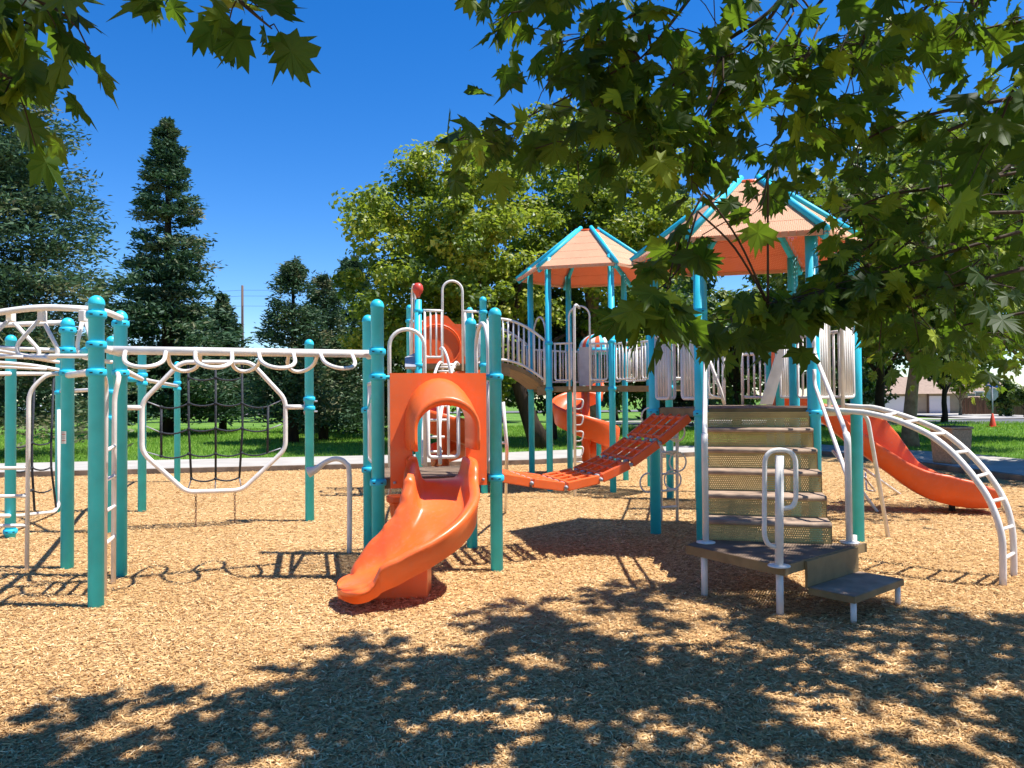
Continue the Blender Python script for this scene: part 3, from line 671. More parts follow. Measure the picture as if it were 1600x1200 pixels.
# --- spiral slides
def spiral(c, R0, th0, th1, z0, z1, name, hub=True, ztop=None, wall=0.24):
    root = D.objects.new(name, None); sc.collection.objects.link(root); root.parent = ps; root.matrix_parent_inverse = wm(ps).inverted(); root.location = (c[0], c[1], 0)
    b = MB(); N = 64; prf = [(0.10, 0.05), (0.2, 0.0), (0.45, -0.02), (0.58, 0.05), (0.63, wall*0.8), (0.65, wall), (0.68, wall), (0.68, wall*0.7), (0.63, -0.18), (0.5, -0.22), (0.3, -0.06), (0.10, -0.02)]
    prf = [(r_*R0/0.68, h_) for r_, h_ in prf]; M = len(prf); vs = []
    for i in range(N+1):
        t = i/N; a = th0+(th1-th0)*t; z = z0+(z1-z0)*t
        for r_, h_ in prf: vs.append((c[0]+r_*math.cos(a), c[1]+r_*math.sin(a), z+h_))
    fs = [(i*M+k, (i+1)*M+k, (i+1)*M+(k+1) % M, i*M+(k+1) % M) for i in range(N) for k in range(M)]
    fs += [tuple(range(M)), tuple(N*M+k for k in range(M-1, -1, -1))]
    b.add(vs, fs, 0, True); b.build('chute', ORANGE, root)
    b = MB(); b.lathe((c[0], c[1], 0), [(0.055, -0.02), (0.055, 0.18), (0.085, 0.2), (0.085, ztop or z0+0.05)], 16); b.build('hub', ORANGE, root)
    return root
tag(spiral((1.48, 15.25), 0.68, R(50), R(430), 1.66, 0.42, 'spiral_slide'), label='spiral slide behind the far roofed tower')
tag(spiral((-1.28, 14.3), 0.70, R(-60), R(480), 2.05, 0.42, 'spiral_slide'), label='spiral slide behind the high deck on the left')
# orange entry panel at the back of tower Q
b = MB(); a0 = Q1+V(0, -0.05, 0); c0 = Q3+V(0, -0.05, 0)
pts = [a0.lerp(c0, 0.06)+V(0, 0, ZQ), a0.lerp(c0, 0.94)+V(0, 0, ZQ), a0.lerp(c0, 0.94)+V(0, 0, 2.86), a0.lerp(c0, 0.75)+V(0, 0, 2.86), a0.lerp(c0, 0.62)+V(0, 0, 3.0), a0.lerp(c0, 0.45)+V(0, 0, 3.03), a0.lerp(c0, 0.28)+V(0, 0, 2.98), a0.lerp(c0, 0.18)+V(0, 0, 2.86), a0.lerp(c0, 0.06)+V(0, 0, 2.86)]
b.plate(pts, 0.04)
mid = a0.lerp(c0, 0.47)
rg_ = []
for k in range(24):
    an = 2*math.pi*k/24; rg_.append(mid+V(0, -0.045, 0)+u15*(0.40*math.cos(an))+V(0, 0, 2.47+0.37*math.sin(an)))
b.tube(rg_+[rg_[0]], 0.018, 6, caps=False); b.build('entry_panel', ORANGE, ps)
# --- plastic lattice bridge T -> B
nz = [(0.0, 0.863), (0.15, 0.80), (0.32, 0.742), (0.50, 0.80), (0.66, 0.93), (0.82, 1.13), (1.0, 1.39)]
def brz(t):
    for (a, za), (c, zc) in zip(nz, nz[1:]):
        if t <= c: return za+(zc-za)*(t-a)/(c-a)
    return nz[-1][1]
na, nb_ = T3.lerp(T4, 0.13)+u*0.07, B_[1].lerp(B_[0], 0.15)-V(0.03, 0, 0); fa, fb = T3.lerp(T4, 0.87)+u*0.07, B_[1].lerp(B_[0], 0.87)-V(0.03, 0, 0)
lb = D.objects.new('lattice_bridge', None); sc.collection.objects.link(lb); lb.parent = ps; lb.matrix_parent_inverse = wm(ps).inverted(); lb.location = (na+fa)/2+V(0, 0, 0.86)
def LB(t, s_, dz=0): return na.lerp(nb_, t).lerp(fa.lerp(fb, t), s_)+V(0, 0, brz(t)+dz)
for k in range(len(nz)-1):
    t0, t1 = nz[k][0]+0.008, nz[k+1][0]-0.008; b = MB()
    for s_ in (0.0, 0.25, 0.5, 0.75, 1.0):
        hgt = 0.085 if s_ in (0, 1) else 0.05
        b.bar(LB(t0, s_, -hgt/2), LB(t1, s_, -hgt/2), 0.045 if s_ in (0, 1) else 0.032, hgt)
    for j in range(3):
        tt = t0+(t1-t0)*(j+0.5)/3 if j != 0 else t0+(t1-t0)*0.12
        tt = t0+(t1-t0)*(0.1+0.4*j); wdt = 0.04
        b.bar(LB(tt, 0.02, -0.028), LB(tt, 0.98, -0.028), wdt, 0.04)
    b.build('bridge_panel', ORANGE if k > 2 else ORANGEF, lb, bevel=0.008)
b = MB()
for k in range(1, len(nz)-1):
    t = nz[k][0]; b.tube([LB(t, -0.05, -0.045), LB(t, 1.05, -0.045)], 0.012, 8)
    p = LB(t, 0, -0.045); b.tube([p-V(-0.006, 0.035, 0), p-V(0, 0.02, 0)], 0.02, 10)
    for s_ in (0.12, 0.37, 0.63, 0.88): b.tube([LB(t, s_-0.04, -0.02), LB(t, s_+0.04, -0.02)], 0.02, 8)
b.build('hinge_rod', GREY, lb)
# --- staircase to tower B with landing and lower step
stair = D.objects.new('staircase', None); sc.collection.objects.link(stair); stair.parent = ps; stair.matrix_parent_inverse = wm(ps).inverted(); stair.location = (B_[1]+B_[2])/2
ue = (B_[2]-B_[1]).normalized(); ne = V(ue.y, -ue.x, 0); mB = (B_[1]+B_[2])/2; ZL = 0.38
ang_e = math.atan2(ue.y, ue.x)
NR = 6; run = 1.40/(NR-1+0.25); HW = 0.475
for k in range(NR):
    zt = ZB-0.01-(ZB-ZL)*k/NR; zl = ZB-0.01-(ZB-ZL)*(k+1)/NR
    d = 0.045+k*run; b = MB()
    # riser (punched), built in local axes so the hole grid follows the riser
    b.box((0, 0, 0), (2*HW, 0.006, zt-zl-0.028))
    o = b.build('riser', TANP, None); o.location = mB+ne*(d+0.012)+V(0, 0, (zt+zl)/2-0.012); o.rotation_euler = (R(-6), 0, ang_e)
    mw = wm(o); o.parent = stair; o.matrix_parent_inverse = wm(stair).inverted(); 
    if k > 0:
        b = MB(); b.box((0, 0, 0), (2*HW+0.01, run+0.035, 0.03)); b.tube([(-HW-0.005, -(run/2)-0.016, -0.004), (HW+0.005, -(run/2)-0.016, -0.004)], 0.019, 12)
        o = b.build('tread', TREAD, None); o.location = mB+ne*(d-run/2+0.015)+V(0, 0, zt-0.015); o.rotation_euler = (0, 0, ang_e)
        o.parent = stair; o.matrix_parent_inverse = wm(stair).inverted()
for s_ in (-1, 1):
    b = MB(); pts = []; x0 = s_*(HW+0.006)
    top = []
    for k in range(NR):
        zt = ZB-0.01-(ZB-ZL)*k/NR; zl = ZB-0.01-(ZB-ZL)*(k+1)/NR; d = 0.045+k*run
        top += [(d, zt), (d+0.02, zl)]
    bot = [(0.045+(NR-1)*run+0.02, ZL-0.02), (0.045+(NR-1)*run-0.05, ZL), (0.03, ZB-0.22)]
    poly = top+bot; q = [mB+ue*x0+ne*d+V(0, 0, z) for d, z in poly]
    b.plate(q, 0.006); b.build('stringer', TAN, stair)
# landing polygon
Lc = G(1072, 851, ZL); Fc = G(1222, 884, ZL); Rc = G(1353, 848, ZL); Bl = mB-ue*0.50+ne*(0.045+(NR-1)*run-0.03); Br = mB+ue*0.62+ne*(0.045+(NR-1)*run-0.05)
poly = [Lc, Lc.lerp(Fc, 0.88), Fc+V(0.02, 0.0, 0), Fc.lerp(Rc, 0.12)+V(0.0, 0.0, 0), Rc, Br, Bl]
landing = plate_deck(poly, ZL, 0.072, 'landing', ps)
legs = [G(1101, 931), G(1219, 961), G(1335, 905)]
for p in legs:
    b = MB(); b.tube([V(p.x, p.y, -0.03), V(p.x, p.y, ZL-0.01)], 0.026, 12); b.build('leg', WHITE, landing)
# lower step: hangs on the right front edge of the landing
sA = Fc.lerp(Rc, 0.24); sB = Fc.lerp(Rc, 0.86); fd = (Rc-Fc).normalized(); so = V(fd.y, -fd.x, 0); ZS = 0.188
sA = V(sA.x, sA.y, 0); sB = V(sB.x, sB.y, 0)
b = MB(); b.bar(sA+so*0.012+V(0, 0, (ZL+ZS)/2-0.01), sB+so*0.012+V(0, 0, (ZL+ZS)/2-0.01), 0.02, ZL-ZS)
b.build('riser', TAN, landing)
b = MB(); pl = [sA+so*0.025, sA+so*0.36, sB+so*0.36, sB+so*0.025]; b.prism(pl, ZS-0.05, ZS-0.004, 0); c_ = sum(pl, V(0, 0, 0))/4; b.prism([c_+(p-c_)*0.98 for p in pl], ZS-0.004, ZS, 1)
step = b.build('step', [TAN, TREAD], landing, bevel=0.01)
for p in (sA+so*0.33+fd*0.04, sB+so*0.33-fd*0.04):
    b = MB(); b.tube([V(p.x, p.y, -0.03), V(p.x, p.y, ZS-0.045)], 0.02, 10); b.build('leg', WHITE, landing)
# handrails
def flange(b, p, z): b.lathe((p[0], p[1], z), [(0.001, 0), (0.075, 0.001), (0.075, 0.008), (0.03, 0.014), (0.028, 0.014)], 18)
hl = G(1103, 848, ZL); hr = G(1327, 848, ZL)
for (h0, Bp, s_) in ((hl, B_[1], 1), (hr, B_[2], -1)):
    b = MB(); h0 = V(h0.x, h0.y, 0); tp = xy(Bp)+ne*0.07+ue*(0.05*s_ if s_ > 0 else -0.0)
    b.tube(fillet([h0+V(0, 0, ZL), h0+V(0, 0, 1.20), h0-ne*0.06+V(0, 0, 1.24)], 0.05), 0.026, 12); flange(b, h0, ZL)
    b.tube(fillet([h0+V(0, 0, 1.19), h0.lerp(tp, 0.10)+V(0, 0, 1.30), tp+V(0, 0, 1.96), tp+V(0, 0, 2.14)], 0.08), 0.019, 10)
    b.tube(fillet([h0+V(0, 0, 0.88), h0.lerp(tp, 0.08)+V(0, 0, 0.94), tp+V(0, 0, 1.66), tp+V(0, 0, 1.8)], 0.08), 0.017, 10)
    b.build('handrail', WHITE, ps)
b = MB(); hc = G(1219, 886, ZL); hc = V(hc.x, hc.y+0.02, 0); Yh = hc.y
def H(px, py): return W(px, py, Yh)
b.tube([hc+V(0, 0, ZL), W(1218, 712, Yh)], 0.029, 12); flange(b, hc, ZL)
b.tube(fillet([W(1219, 856, Yh), W(1194, 850, Yh), W(1195, 703, Yh), W(1243, 703, Yh), W(1244, 792, Yh), W(1220, 795, Yh)], 0.10, 7), 0.0165, 10)
b.build('grab_bar', WHITE, ps)
# --- arch ladder at right
ntp = B_[2].lerp(B_[3], 0.30); ftp = B_[2].lerp(B_[3], 0.72); nf = G(1567, 915); ffo = G(1584, 900)
nearpx = [(1290, 640), (1332, 643), (1352, 645), (1377, 650), (1402, 657), (1440, 673), (1465, 688), (1494, 713), (1526, 751), (1548, 786), (1564, 832), (1567, 870)]
farpx = [(1320, 634), (1347, 636), (1365, 637), (1400, 646), (1440, 660), (1476, 677), (1512, 706), (1544, 741), (1569, 781), (1581, 822), (1584, 868)]
b = MB(); np_ = [PL(x_, y_, ntp, nf) for x_, y_ in nearpx]+[nf+V(0, 0, -0.02)]; fp_ = [PL(x_, y_, ftp, ffo) for x_, y_ in farpx]+[ffo+V(0, 0, -0.02)]
b.tube(spline(np_, 3), 0.027, 10); b.tube(spline(fp_, 3), 0.026, 10)
al = b.build('arch_ladder', WHITE, ps)
rung_n = [(1377, 650), (1409, 660), (1450, 679), (1488, 708), (1522, 746), (1547, 784), (1563, 828), (1567, 874)]
rung_f = [(1400, 646), (1434, 657), (1476, 677), (1511, 705), (1543, 740), (1568, 779), (1582, 822), (1584, 864)]
for (a, c) in zip(rung_n, rung_f):
    b = MB(); b.tube([PL(*a, ntp, nf), PL(*c, ftp, ffo)], 0.0155, 8); b.build('rung', WHITE, al)
# --- loop ladder left of tower B
mE = (B_[0]+B_[5])/2; Yl = 9.25; b = MB()
for x_ in (1033, 1058): b.tube([W(x_, 640, Yl), G(x_, 814)+V(0, 0, -0.02)], 0.02, 8)
for y_ in (686, 706, 740, 766, 792): b.tube([W(1033, y_+1, Yl), W(1058, y_-1, Yl)], 0.014, 8)
for (cx_, cy_) in ((1016, 652), (1058, 675), (1048, 695), (1060, 722), (1014, 755), (1052, 750)):
    rr = 13*Yl/F; c_ = W(cx_, cy_, Yl); b.tube([c_+V(rr*math.cos(2*math.pi*k/20), 0.04, rr*1.15*math.sin(2*math.pi*k/20)) for k in range(21)], 0.011, 7, caps=False)
b.build('loop_ladder', WHITE, ps)
# --- peg pole at tower A
Yp = 11.75; b = MB(); top = W(900, 476, Yp)
b.tube(fillet([xy(A_[1]).lerp(xy(A_[2]), 0.5)+V(0, 0, 3.03), top, W(897, 480, Yp), V(W(897, 600, Yp).x, Yp, -0.02)], 0.08), 0.022, 10)
for y_ in (624, 649, 674, 698, 722):
    b.tube(fillet([W(897, y_, Yp), W(912, y_, Yp), W(909, y_+15, Yp), W(897, y_+15, Yp)], 0.05), 0.012, 8)
b.build('peg_pole', WHITE, ps)
# --- monkey bars P1/P3 -> T2/T1
ZM = 1.975
mbr = D.objects.new('monkey_bars', None); sc.collection.objects.link(mbr); mbr.parent = ps; mbr.matrix_parent_inverse = wm(ps).inverted(); mbr.location = (P1+T2)/2+V(0, 0, ZM)
Ra = (P1+P3)/2; Rb = (T1+T2)/2; b = MB(); b.tube([Ra+V(0, 0, ZM), Rb+V(0, 0, ZM)], 0.036, 14); b.build('rail', WHITE, mbr)
for (a, c) in ((P1, P3), (T2, T1)):
    b = MB(); b.tube([a+V(0, 0, ZM), c+V(0, 0, ZM)], 0.030, 12); b.build('header', WHITE, mbr)
rd = (Rb-Ra).normalized(); rs = V(rd.y, -rd.x, 0)
for (x0, x1, sg) in ((196, 259, 1), (305, 362, 1), (404, 458, 1), (500, 549, 1), (262, 313, -1), (363, 408, -1), (452, 497, -1)):
    def at(px):
        q = PL(px, 550, Ra, Rb); return V(q.x, q.y, ZM)
    p0, p1 = at(x0), at(x1); b = MB(); ow_ = rs*sg; L = 0.42; dr_ = -0.155
    mid = (p0+p1)/2; hw = (p1-p0)/2
    pts = [mid-hw*math.cos(math.pi*k/8)*(1.0+0.12*math.sin(math.pi*k/8))+ow_*L*math.sin(math.pi*k/8)**0.85+V(0, 0, dr_*math.sin(math.pi*k/8)**0.7) for k in range(9)]
    b.tube(spline(pts, 4), 0.0175, 9); b.build('rung', WHITE, mbr)
# --- octagonal net frame between L7 and P6
def PO(px, py): return PL(px, py, L7, P6)
oct_ = [(222, 628), (283, 566), (392, 566), (446, 624), (446, 702), (378, 766), (291, 769), (222, 707)]
nf_ = D.objects.new('net_frame', None); sc.collection.objects.link(nf_); nf_.parent = ps; nf_.matrix_parent_inverse = wm(ps).inverted(); nf_.location = PO(335, 669)
b = MB(); q = [PO(*p) for p in oct_]; ring = fillet([(q[0]+q[-1])/2]+q+[(q[0]+q[-1])/2], 0.10, 5); b.tube(ring, 0.029, 12, caps=False)
b.tube([PO(446, 636), PO(476, 636)], 0.032, 10); b.tube([PO(222, 637), PO(182, 637)], 0.032, 10); b.build('ring', WHITE, nf_)
b = MB()
for y_ in (627, 643): b.tube([PO(474, y_), PO(496, y_)], 0.012, 8)
b.tube([PO(477, 622), PO(477, 648)], 0.018, 8); b.build('clamp', GREY, nf_)
def net(POf, cols, rows, bname='rope_net', par=None):
    b = MB()
    for c_ in cols: b.tube([POf(*p) for p in c_], 0.0145, 8)
    for r_ in rows:
        for (p0, p1) in zip(r_, r_[1:]):
            a, c = POf(*p0), POf(*p1); sag = 0.035; b.tube([a.lerp(c, t)+V(0, 0, -sag*4*t*(1-t)) for t in (0, .2, .4, .6, .8, 1)], 0.0105, 7)
            b.lathe(a+V(0, 0, 0), [(0.001, -0.02), (0.02, -0.014), (0.02, 0.014), (0.001, 0.02)], 8)
    return b.build(bname, ROPE, par)
net(PO, [[(252, 634), (252, 713)], [(294, 570), (295, 670), (299, 750)], [(337, 570), (337, 748)], [(378, 570), (379, 670), (374, 746)], [(419, 634), (418, 706)]],
    [[(295, 590), (337, 590), (378, 590)], [(252, 636), (295, 630), (337, 630), (378, 630), (419, 635)], [(252, 676), (295, 670), (337, 669), (378, 669), (419, 671)], [(252, 713), (295, 709), (337, 709), (378, 708), (419, 707)], [(299, 748), (337, 748), (374, 746)]], par=nf_)
b = MB()
for (a, c) in (((228, 627), (252, 636)), ((228, 666), (252, 676)), ((228, 706), (252, 713)), ((440, 625), (419, 635)), ((440, 663), (419, 671)), ((440, 700), (419, 707)), ((299, 748), (294, 764)), ((337, 748), (336, 766)), ((374, 746), (377, 762)), ((295, 568), (295, 590)), ((337, 568), (337, 590)), ((378, 568), (378, 590))): b.tube([PO(*a), PO(*c)], 0.008, 6)
b.build('chain', GREY, nf_)
b = MB()
for (x0, y0, y1) in ((306, 772, 824), (367, 770, 819)):
    a = G(x0, y1); top = PL(x0, y0, a, a+V(1, 0, 0)); k = 0; z = top.z; L = 0.042
    while z > -0.01:
        ax = V(1, 0, 0) if k % 2 == 0 else V(0, 1, 0); c_ = V(a.x, a.y, z-L/2)
        b.tube([c_+ax*0.011*math.cos(2*math.pi*j/10)+V(0, 0, L*0.55*math.sin(2*math.pi*j/10)) for j in range(11)], 0.0042, 5, caps=False); z -= L*0.86; k += 1
b.build('chain', CHAIN, ps)
# --- second net frame at far left between P4 and P5
def PO2(px, py): return PL(px, py, P4, P5)
nf2 = D.objects.new('net_frame', None); sc.collection.objects.link(nf2); nf2.parent = ps; nf2.matrix_parent_inverse = wm(ps).inverted(); nf2.location = PO2(50, 700)
b = MB(); b.tube(fillet([PO2(92, 640), PO2(92, 790), PO2(84, 800), PO2(30, 806), PO2(-20, 806)], 0.08), 0.024, 10); b.tube([PO2(90, 584), PO2(-20, 584)], 0.026, 10); b.build('ring', WHITE, nf2)
net(PO2, [[(54, 590), (50, 690), (50, 730), (54, 798)], [(84, 590), (80, 690), (80, 730), (88, 796)], [(20, 590), (16, 700), (16, 800)]], [[(16, 697), (50, 692), (80, 690)], [(16, 735), (50, 731), (80, 730)], [(16, 772), (50, 766), (80, 765)]], par=nf2)
# --- ladder in front of P2 (far left)
a = G(42, 893); c = P2; b = MB(); b.tube(fillet([PL(92, 584, a, c), PL(72, 585, a, c), PL(45, 612, a, c), a+V(0, 0, -0.02)], 0.09), 0.019, 10); a2 = G(-62, 897); b.tube([a2+V(0, 0, -0.02), PL(-60, 600, a, c)], 0.019, 8)
for y_ in (731, 775, 821): b.tube([PL(43, y_, a, c), PL(-60, y_+1, a, c)], 0.016, 8)
b.build('ladder', WHITE, ps)
# --- ladder between P1 and P3
a = G(163, 932); c = G(177, 912); b = MB(); b.tube(fillet([P1+V(0.02, 0.06, 1.77), PL(166, 600, a, a+V(1, 0, 0)), a+V(0, 0, -0.02)], 0.1), 0.018, 10); b.tube(fillet([P3+V(0, -0.05, 1.80), PL(186, 590, c, c+V(1, 0, 0)), PL(179, 620, c, c+V(1, 0, 0)), c+V(0, 0, -0.02)], 0.07), 0.020, 10)
for (y_, y2) in ((705, 697), (751, 743), (799, 791), (850, 838)): b.tube([PL(164, y_, a, a+V(1, 0, 0)), PL(179, y2, c, c+V(1, 0, 0))], 0.016, 8)
b.build('ladder', WHITE, ps)
# --- overhead curved ladder at far left
oh = D.objects.new('overhead_ladder', None); sc.collection.objects.link(oh); oh.parent = ps; oh.matrix_parent_inverse = wm(ps).inverted(); oh.location = W(60, 490, 6.4)
b = MB(); rail1 = [W(189, 497, P3.y-0.06), W(160, 486, 6.35), W(118, 482, 6.2), (W(60, 481, 6.15)), W(0, 488, 6.1), W(-60, 500, 6.0)]; b.tube(spline([Vector(p) for p in rail1], 5), 0.027, 12); b.build('rail', WHITE, oh)
b = MB(); b.tube([W(98, 504, P2.y), W(0, 508, 7.0), W(-60, 512, 7.0)], 0.024, 10); b.build('rail', WHITE, oh)
for lp, Yk in (([(61, 500), (26, 539), (28, 557), (86, 561), (92, 548), (70, 506)], 6.2), ([(22, 504), (62, 548), (59, 558), (10, 550), (-30, 545)], 6.3), ([(12, 502), (-22, 535), (-10, 556), (36, 558)], 6.15), ([(129, 498), (120, 541), (126, 558), (175, 566)], 6.3), ([(133, 500), (146, 545), (150, 560)], 6.4)):
    b = MB(); b.tube(fillet([W(*p, Yk) for p in lp], 0.05), 0.0165, 9); b.build('rung', WHITE, oh)
for x_ in (17, 66, 130):
    b = MB(); b.box(W(x_, 494, 6.18), (0.05, 0.06, 0.09)); b.build('bracket', WHITE, oh, bevel=0.006)
def lone(name, mt, par, pts, r, n=10):
    q = MB(); q.tube(pts, r, n); return q.build(name, mt, par)
lone('rail', WHITE, oh, [W(-40, 542, 7.0), P2+V(-0.04, 0, 2.03)], 0.022)
lone('rail', WHITE, oh, [W(-40, 556, 6.6), W(30, 556, 6.5), P1+V(-0.04, 0.05, 1.9)], 0.018)
lone('rail', WHITE, oh, spline([W(-40, 564, 7.6), W(40, 570, 7.8), W(92, 578, 8.0)], 5), 0.02)
lone('rail', WHITE, oh, spline([W(-40, 552, 7.9), W(40, 558, 8.1), W(92, 566, 8.4)], 5), 0.02)
lone('rail', WHITE, oh, [W(-40, 571, 7.2), W(72, 577, 7.2)], 0.013)
lone('cross_beam', WHITE, ps, [P2+V(0, 0, 1.80), P1+V(0, 0, 1.78)], 0.03, 12)
lone('cross_beam', WHITE, ps, [P3+V(0, 0, 1.84), V(L5.x, L5.y, 1.86), V(L6.x, L6.y, 1.84)], 0.03, 12)
lone('cross_beam', WHITE, ps, [P5+V(0, 0, 1.7), L7+V(0, 0, 1.7)], 0.025)
for pts_, r_ in (([L5+V(-0.14, -0.12, 1.86), L5+V(0, 0, 1.86)], 0.042), ([L6+V(-0.14, -0.3, 1.84), L6+V(0, 0, 1.84)], 0.042), ([W(126, 551, 6.4), W(140, 545, 6.1)], 0.03),
                 ([T1+V(0, 0, 1.44), T2+V(0, 0, 1.72)], 0.02), ([T2-u*0.03+V(0, 0, 1.74), T2+u*0.16+V(0, 0, 1.74)], 0.018), ([T3-u*0.12+V(0, 0, 1.74), T3+V(0, 0, 1.74)], 0.028)):
    lone('coupler', TEALP, ps, pts_, r_)
# --- talk tube left of tower T
tb = G(546, 864); b = MB(); pts = [tb+V(0, 0, -0.02), PL(546, 745, tb, tb+V(1, 0, 0)), PL(540, 724, tb, tb+V(1, 0, 0)), PL(526, 717, tb, tb+V(1, 0, 0)), PL(509, 722, tb, tb+V(1, 0, 0)), PL(494, 733, tb, tb+V(1, 0, 0)), PL(482, 738, tb, tb+V(1, 0, 0))]
sp_ = spline(pts, 5); n_ = len(sp_); rr = [0.026]*n_
for i in range(n_):
    t = i/(n_-1)
    if t > 0.7: rr[i] = 0.026+0.030*((t-0.7)/0.3)**1.3
b.tube(sp_, rr, 14); b.build('talk_tube', WHITE, ps)
# --- pod steps left of tower T
b = MB()
def pod(px, py, Yv, wv, hv):
    c_ = W(px, py, Yv); b.lathe(c_, [(wv*0.6, -hv), (wv*0.72, -hv*0.75), (wv*0.75, -hv*0.3), (wv, -0.045), (wv*1.03, -0.04), (wv*1.03, 0), (wv*0.98, 0.012), (0.001, 0.014)], 10, smooth=False)
pod(622, 776, 7.25, 0.11, 0.20); pod(640, 752, 7.5, 0.11, 0.22); b.build('pod_step', ORANGE, ps)
b = MB(); b.tube([W(607, 775, 7.35), W(613, 748, 7.35)], 0.012, 8); b.tube([W(640, 790, 7.6), W(640, 740, 7.6)], 0.02, 8); b.build('pod_support', WHITE, ps)
b = MB(); sA_ = T4+V(0.05, 0.15, 0); b.tube(fillet([W(786, 628, 7.75), W(792, 700, 7.75), G(790, 801)], 0.1), 0.019, 10); b.tube([W(782, 692, 7.8), W(791, 692, 7.75)], 0.012, 8); b.build('handrail', WHITE, ps)
# dark block left of tower Q (top of a climber)
b = MB(); b.plate([W(633, 560, 12.2), W(650, 553, 12.3), W(650, 575, 12.0), W(633, 575, 12.0)], 0.05); b.build('climber_top', GREY, ps)
# striped bubble behind tower A
c_ = W(934, 545, 15.0)
b = MB(); nseg = 24
for k in range(nseg):
    a0_, a1_ = 2*math.pi*k/nseg, 2*math.pi*(k+1)/nseg; vs = []
    for j in range(7):
        th = math.pi/2*j/6; rr = 0.38*math.cos(th)
        for a in (a0_, a1_): vs.append(c_+V(rr*math.cos(a), rr*math.sin(a), 0.30*math.sin(th)))
    b.add(vs, [(2*j, 2*j+1, 2*j+3, 2*j+2) for j in range(6)], (0, 1, 2)[k % 3], True)
b.lathe(c_-V(0, 0, 0.10), [(0.38, 0), (0.40, 0.02), (0.40, 0.10), (0.02, 0.11)], 24, 3)
b.build('striped_dome', [TEALP, WHITE, ORANGE, TEALP], ps)
b = MB(); b.tube([c_+V(0, 0, -0.1), V(c_.x, c_.y, -0.02)], 0.05, 12); b.build('post', TEAL, ps)

# ================================================================== VEGETATION
def rnd_dirs(N):
    d = rng.standard_normal((N, 3)); return d/np.linalg.norm(d, axis=1)[:, None]
def quads(c, nrm, size, asp=0.6):
    """leaf shaped quads (rhombus) centred at c"""
    N = len(c); r = rnd_dirs(N); a = np.cross(nrm, r); a /= np.linalg.norm(a, axis=1)[:, None]+1e-9; b = np.cross(nrm, a)
    s = size[:, None]; k = 0.12*s*nrm
    vs = np.stack([c-a*s*0.5, c-b*s*asp*0.5+k, c+a*s*0.5, c+b*s*asp*0.5+k], 1).reshape(-1, 3)
    return vs, np.arange(N*4).reshape(N, 4)
LIME = leafmat('lime_leaves', (0.024, 0.055, 0.008), (0.15, 0.21, 0.02), (0.62, 0.55, 0.07), (0.4, 0.5, 0.04), 0.38)
MIDG = leafmat('mid_leaves', (0.020, 0.050, 0.010), (0.06, 0.105, 0.016), (0.30, 0.31, 0.045), (0.22, 0.34, 0.03), 0.25)
DARKG = leafmat('dark_leaves', (0.014, 0.036, 0.009), (0.042, 0.085, 0.018), (0.16, 0.20, 0.035), (0.1, 0.2, 0.02), 0.2)
CONI = leafmat('conifer_sprays', (0.016, 0.045, 0.022), (0.070, 0.140, 0.066), (0.20, 0.19, 0.09), (0.06, 0.12, 0.04), 0.2, 0.6, 0.25)
def branchy_trunk(root, base, h, r, limbs, spread, mt, lean=(0, 0), zc=0.4):
    b = MB(); base = Vector(base); pts = []
    for i in range(7):
        t = i/6; pts.append(base+V(lean[0]*t+0.04*math.sin(i*2.1+h), lean[1]*t, h*0.62*t-0.1))
    b.tube(pts, [r*(1.35 if i == 0 else 1-0.55*i/6) for i in range(7)], 12)
    b.build('trunk', mt, root)
    b = MB(); rr = random.Random(int(h*100+base.x*10))
    for k in range(limbs):
        t = zc+(1-zc)*k/limbs; s = base+V(lean[0]*t, lean[1]*t, h*0.62*t); an = k*2.4+rr.random(); L = spread*(0.6+0.4*rr.random())
        e = s+V(math.cos(an)*L, math.sin(an)*L, h*(0.16+0.2*rr.random())); mid = s.lerp(e, 0.5)+V(0, 0, h*0.04)
        b.tube(spline([s, mid, e], 4), [r*0.42*(1-0.8*i/8) for i in range(9)], 7)
    b.build('branch', mt, root)
def broadleaf(px, Y, H, Rc, zb, label, mtl, nclump=70, nleaf=170, leaf=0.19, bark=BARK, tr=0.22, lean=(0, 0), trunk_px=None, shape=1.0, group=None, cr=0.75, sq=0.55, ystretch=1.0, name='broadleaf_tree', tintmu=0.45):
    c = W(px, 600, Y); X = c.x; z0 = gz(X, Y); tx = X if trunk_px is None else W(trunk_px, 600, Y).x
    root = empty(name, (tx, Y, z0), label=label, cat='tree', group=group)
    branchy_trunk(root, (tx, Y, z0), H*0.8, tr, 7, Rc*0.55, bark, lean=(lean[0]+(X-tx)*0.6, lean[1]))
    cz = z0+(zb+H)/2; hh = (H-zb)/2
    d = rnd_dirs(nclump); rad = rng.random(nclump)**0.45
    cc_ = np.stack([X+lean[0]+d[:, 0]*rad*(Rc-cr*0.5), Y+d[:, 1]*rad*(Rc-cr*0.5)*ystretch, cz+d[:, 2]*rad*(hh-cr*0.4)], 1)
    cc_[:, 0] += 0.25*rng.standard_normal(nclump); ct = np.clip(tintmu+0.22*rng.standard_normal(nclump), 0, 1)
    cs = cr*(0.6+0.7*rng.random(nclump))
    # sprigs round each clump
    idx = np.repeat(np.arange(nclump), nleaf); N = len(idx); dd_ = rnd_dirs(N); rr_ = rng.random(N)**0.5
    p = cc_[idx]+dd_*(rr_*cs[idx])[:, None]*np.array([1, 1, sq+0.15])
    nr_ = dd_*0.6+rnd_dirs(N)*0.7+np.array([0, 0, 0.55]); nr_ /= np.linalg.norm(nr_, axis=1)[:, None]
    sz = leaf*(0.6+0.8*rng.random(N)); vs, fs = quads(p, nr_, sz, 0.72)
    fastmesh('foliage', vs, fs, mtl, root, tint=np.clip(ct[idx]+0.16*rng.standard_normal(N), 0, 1))
    return root
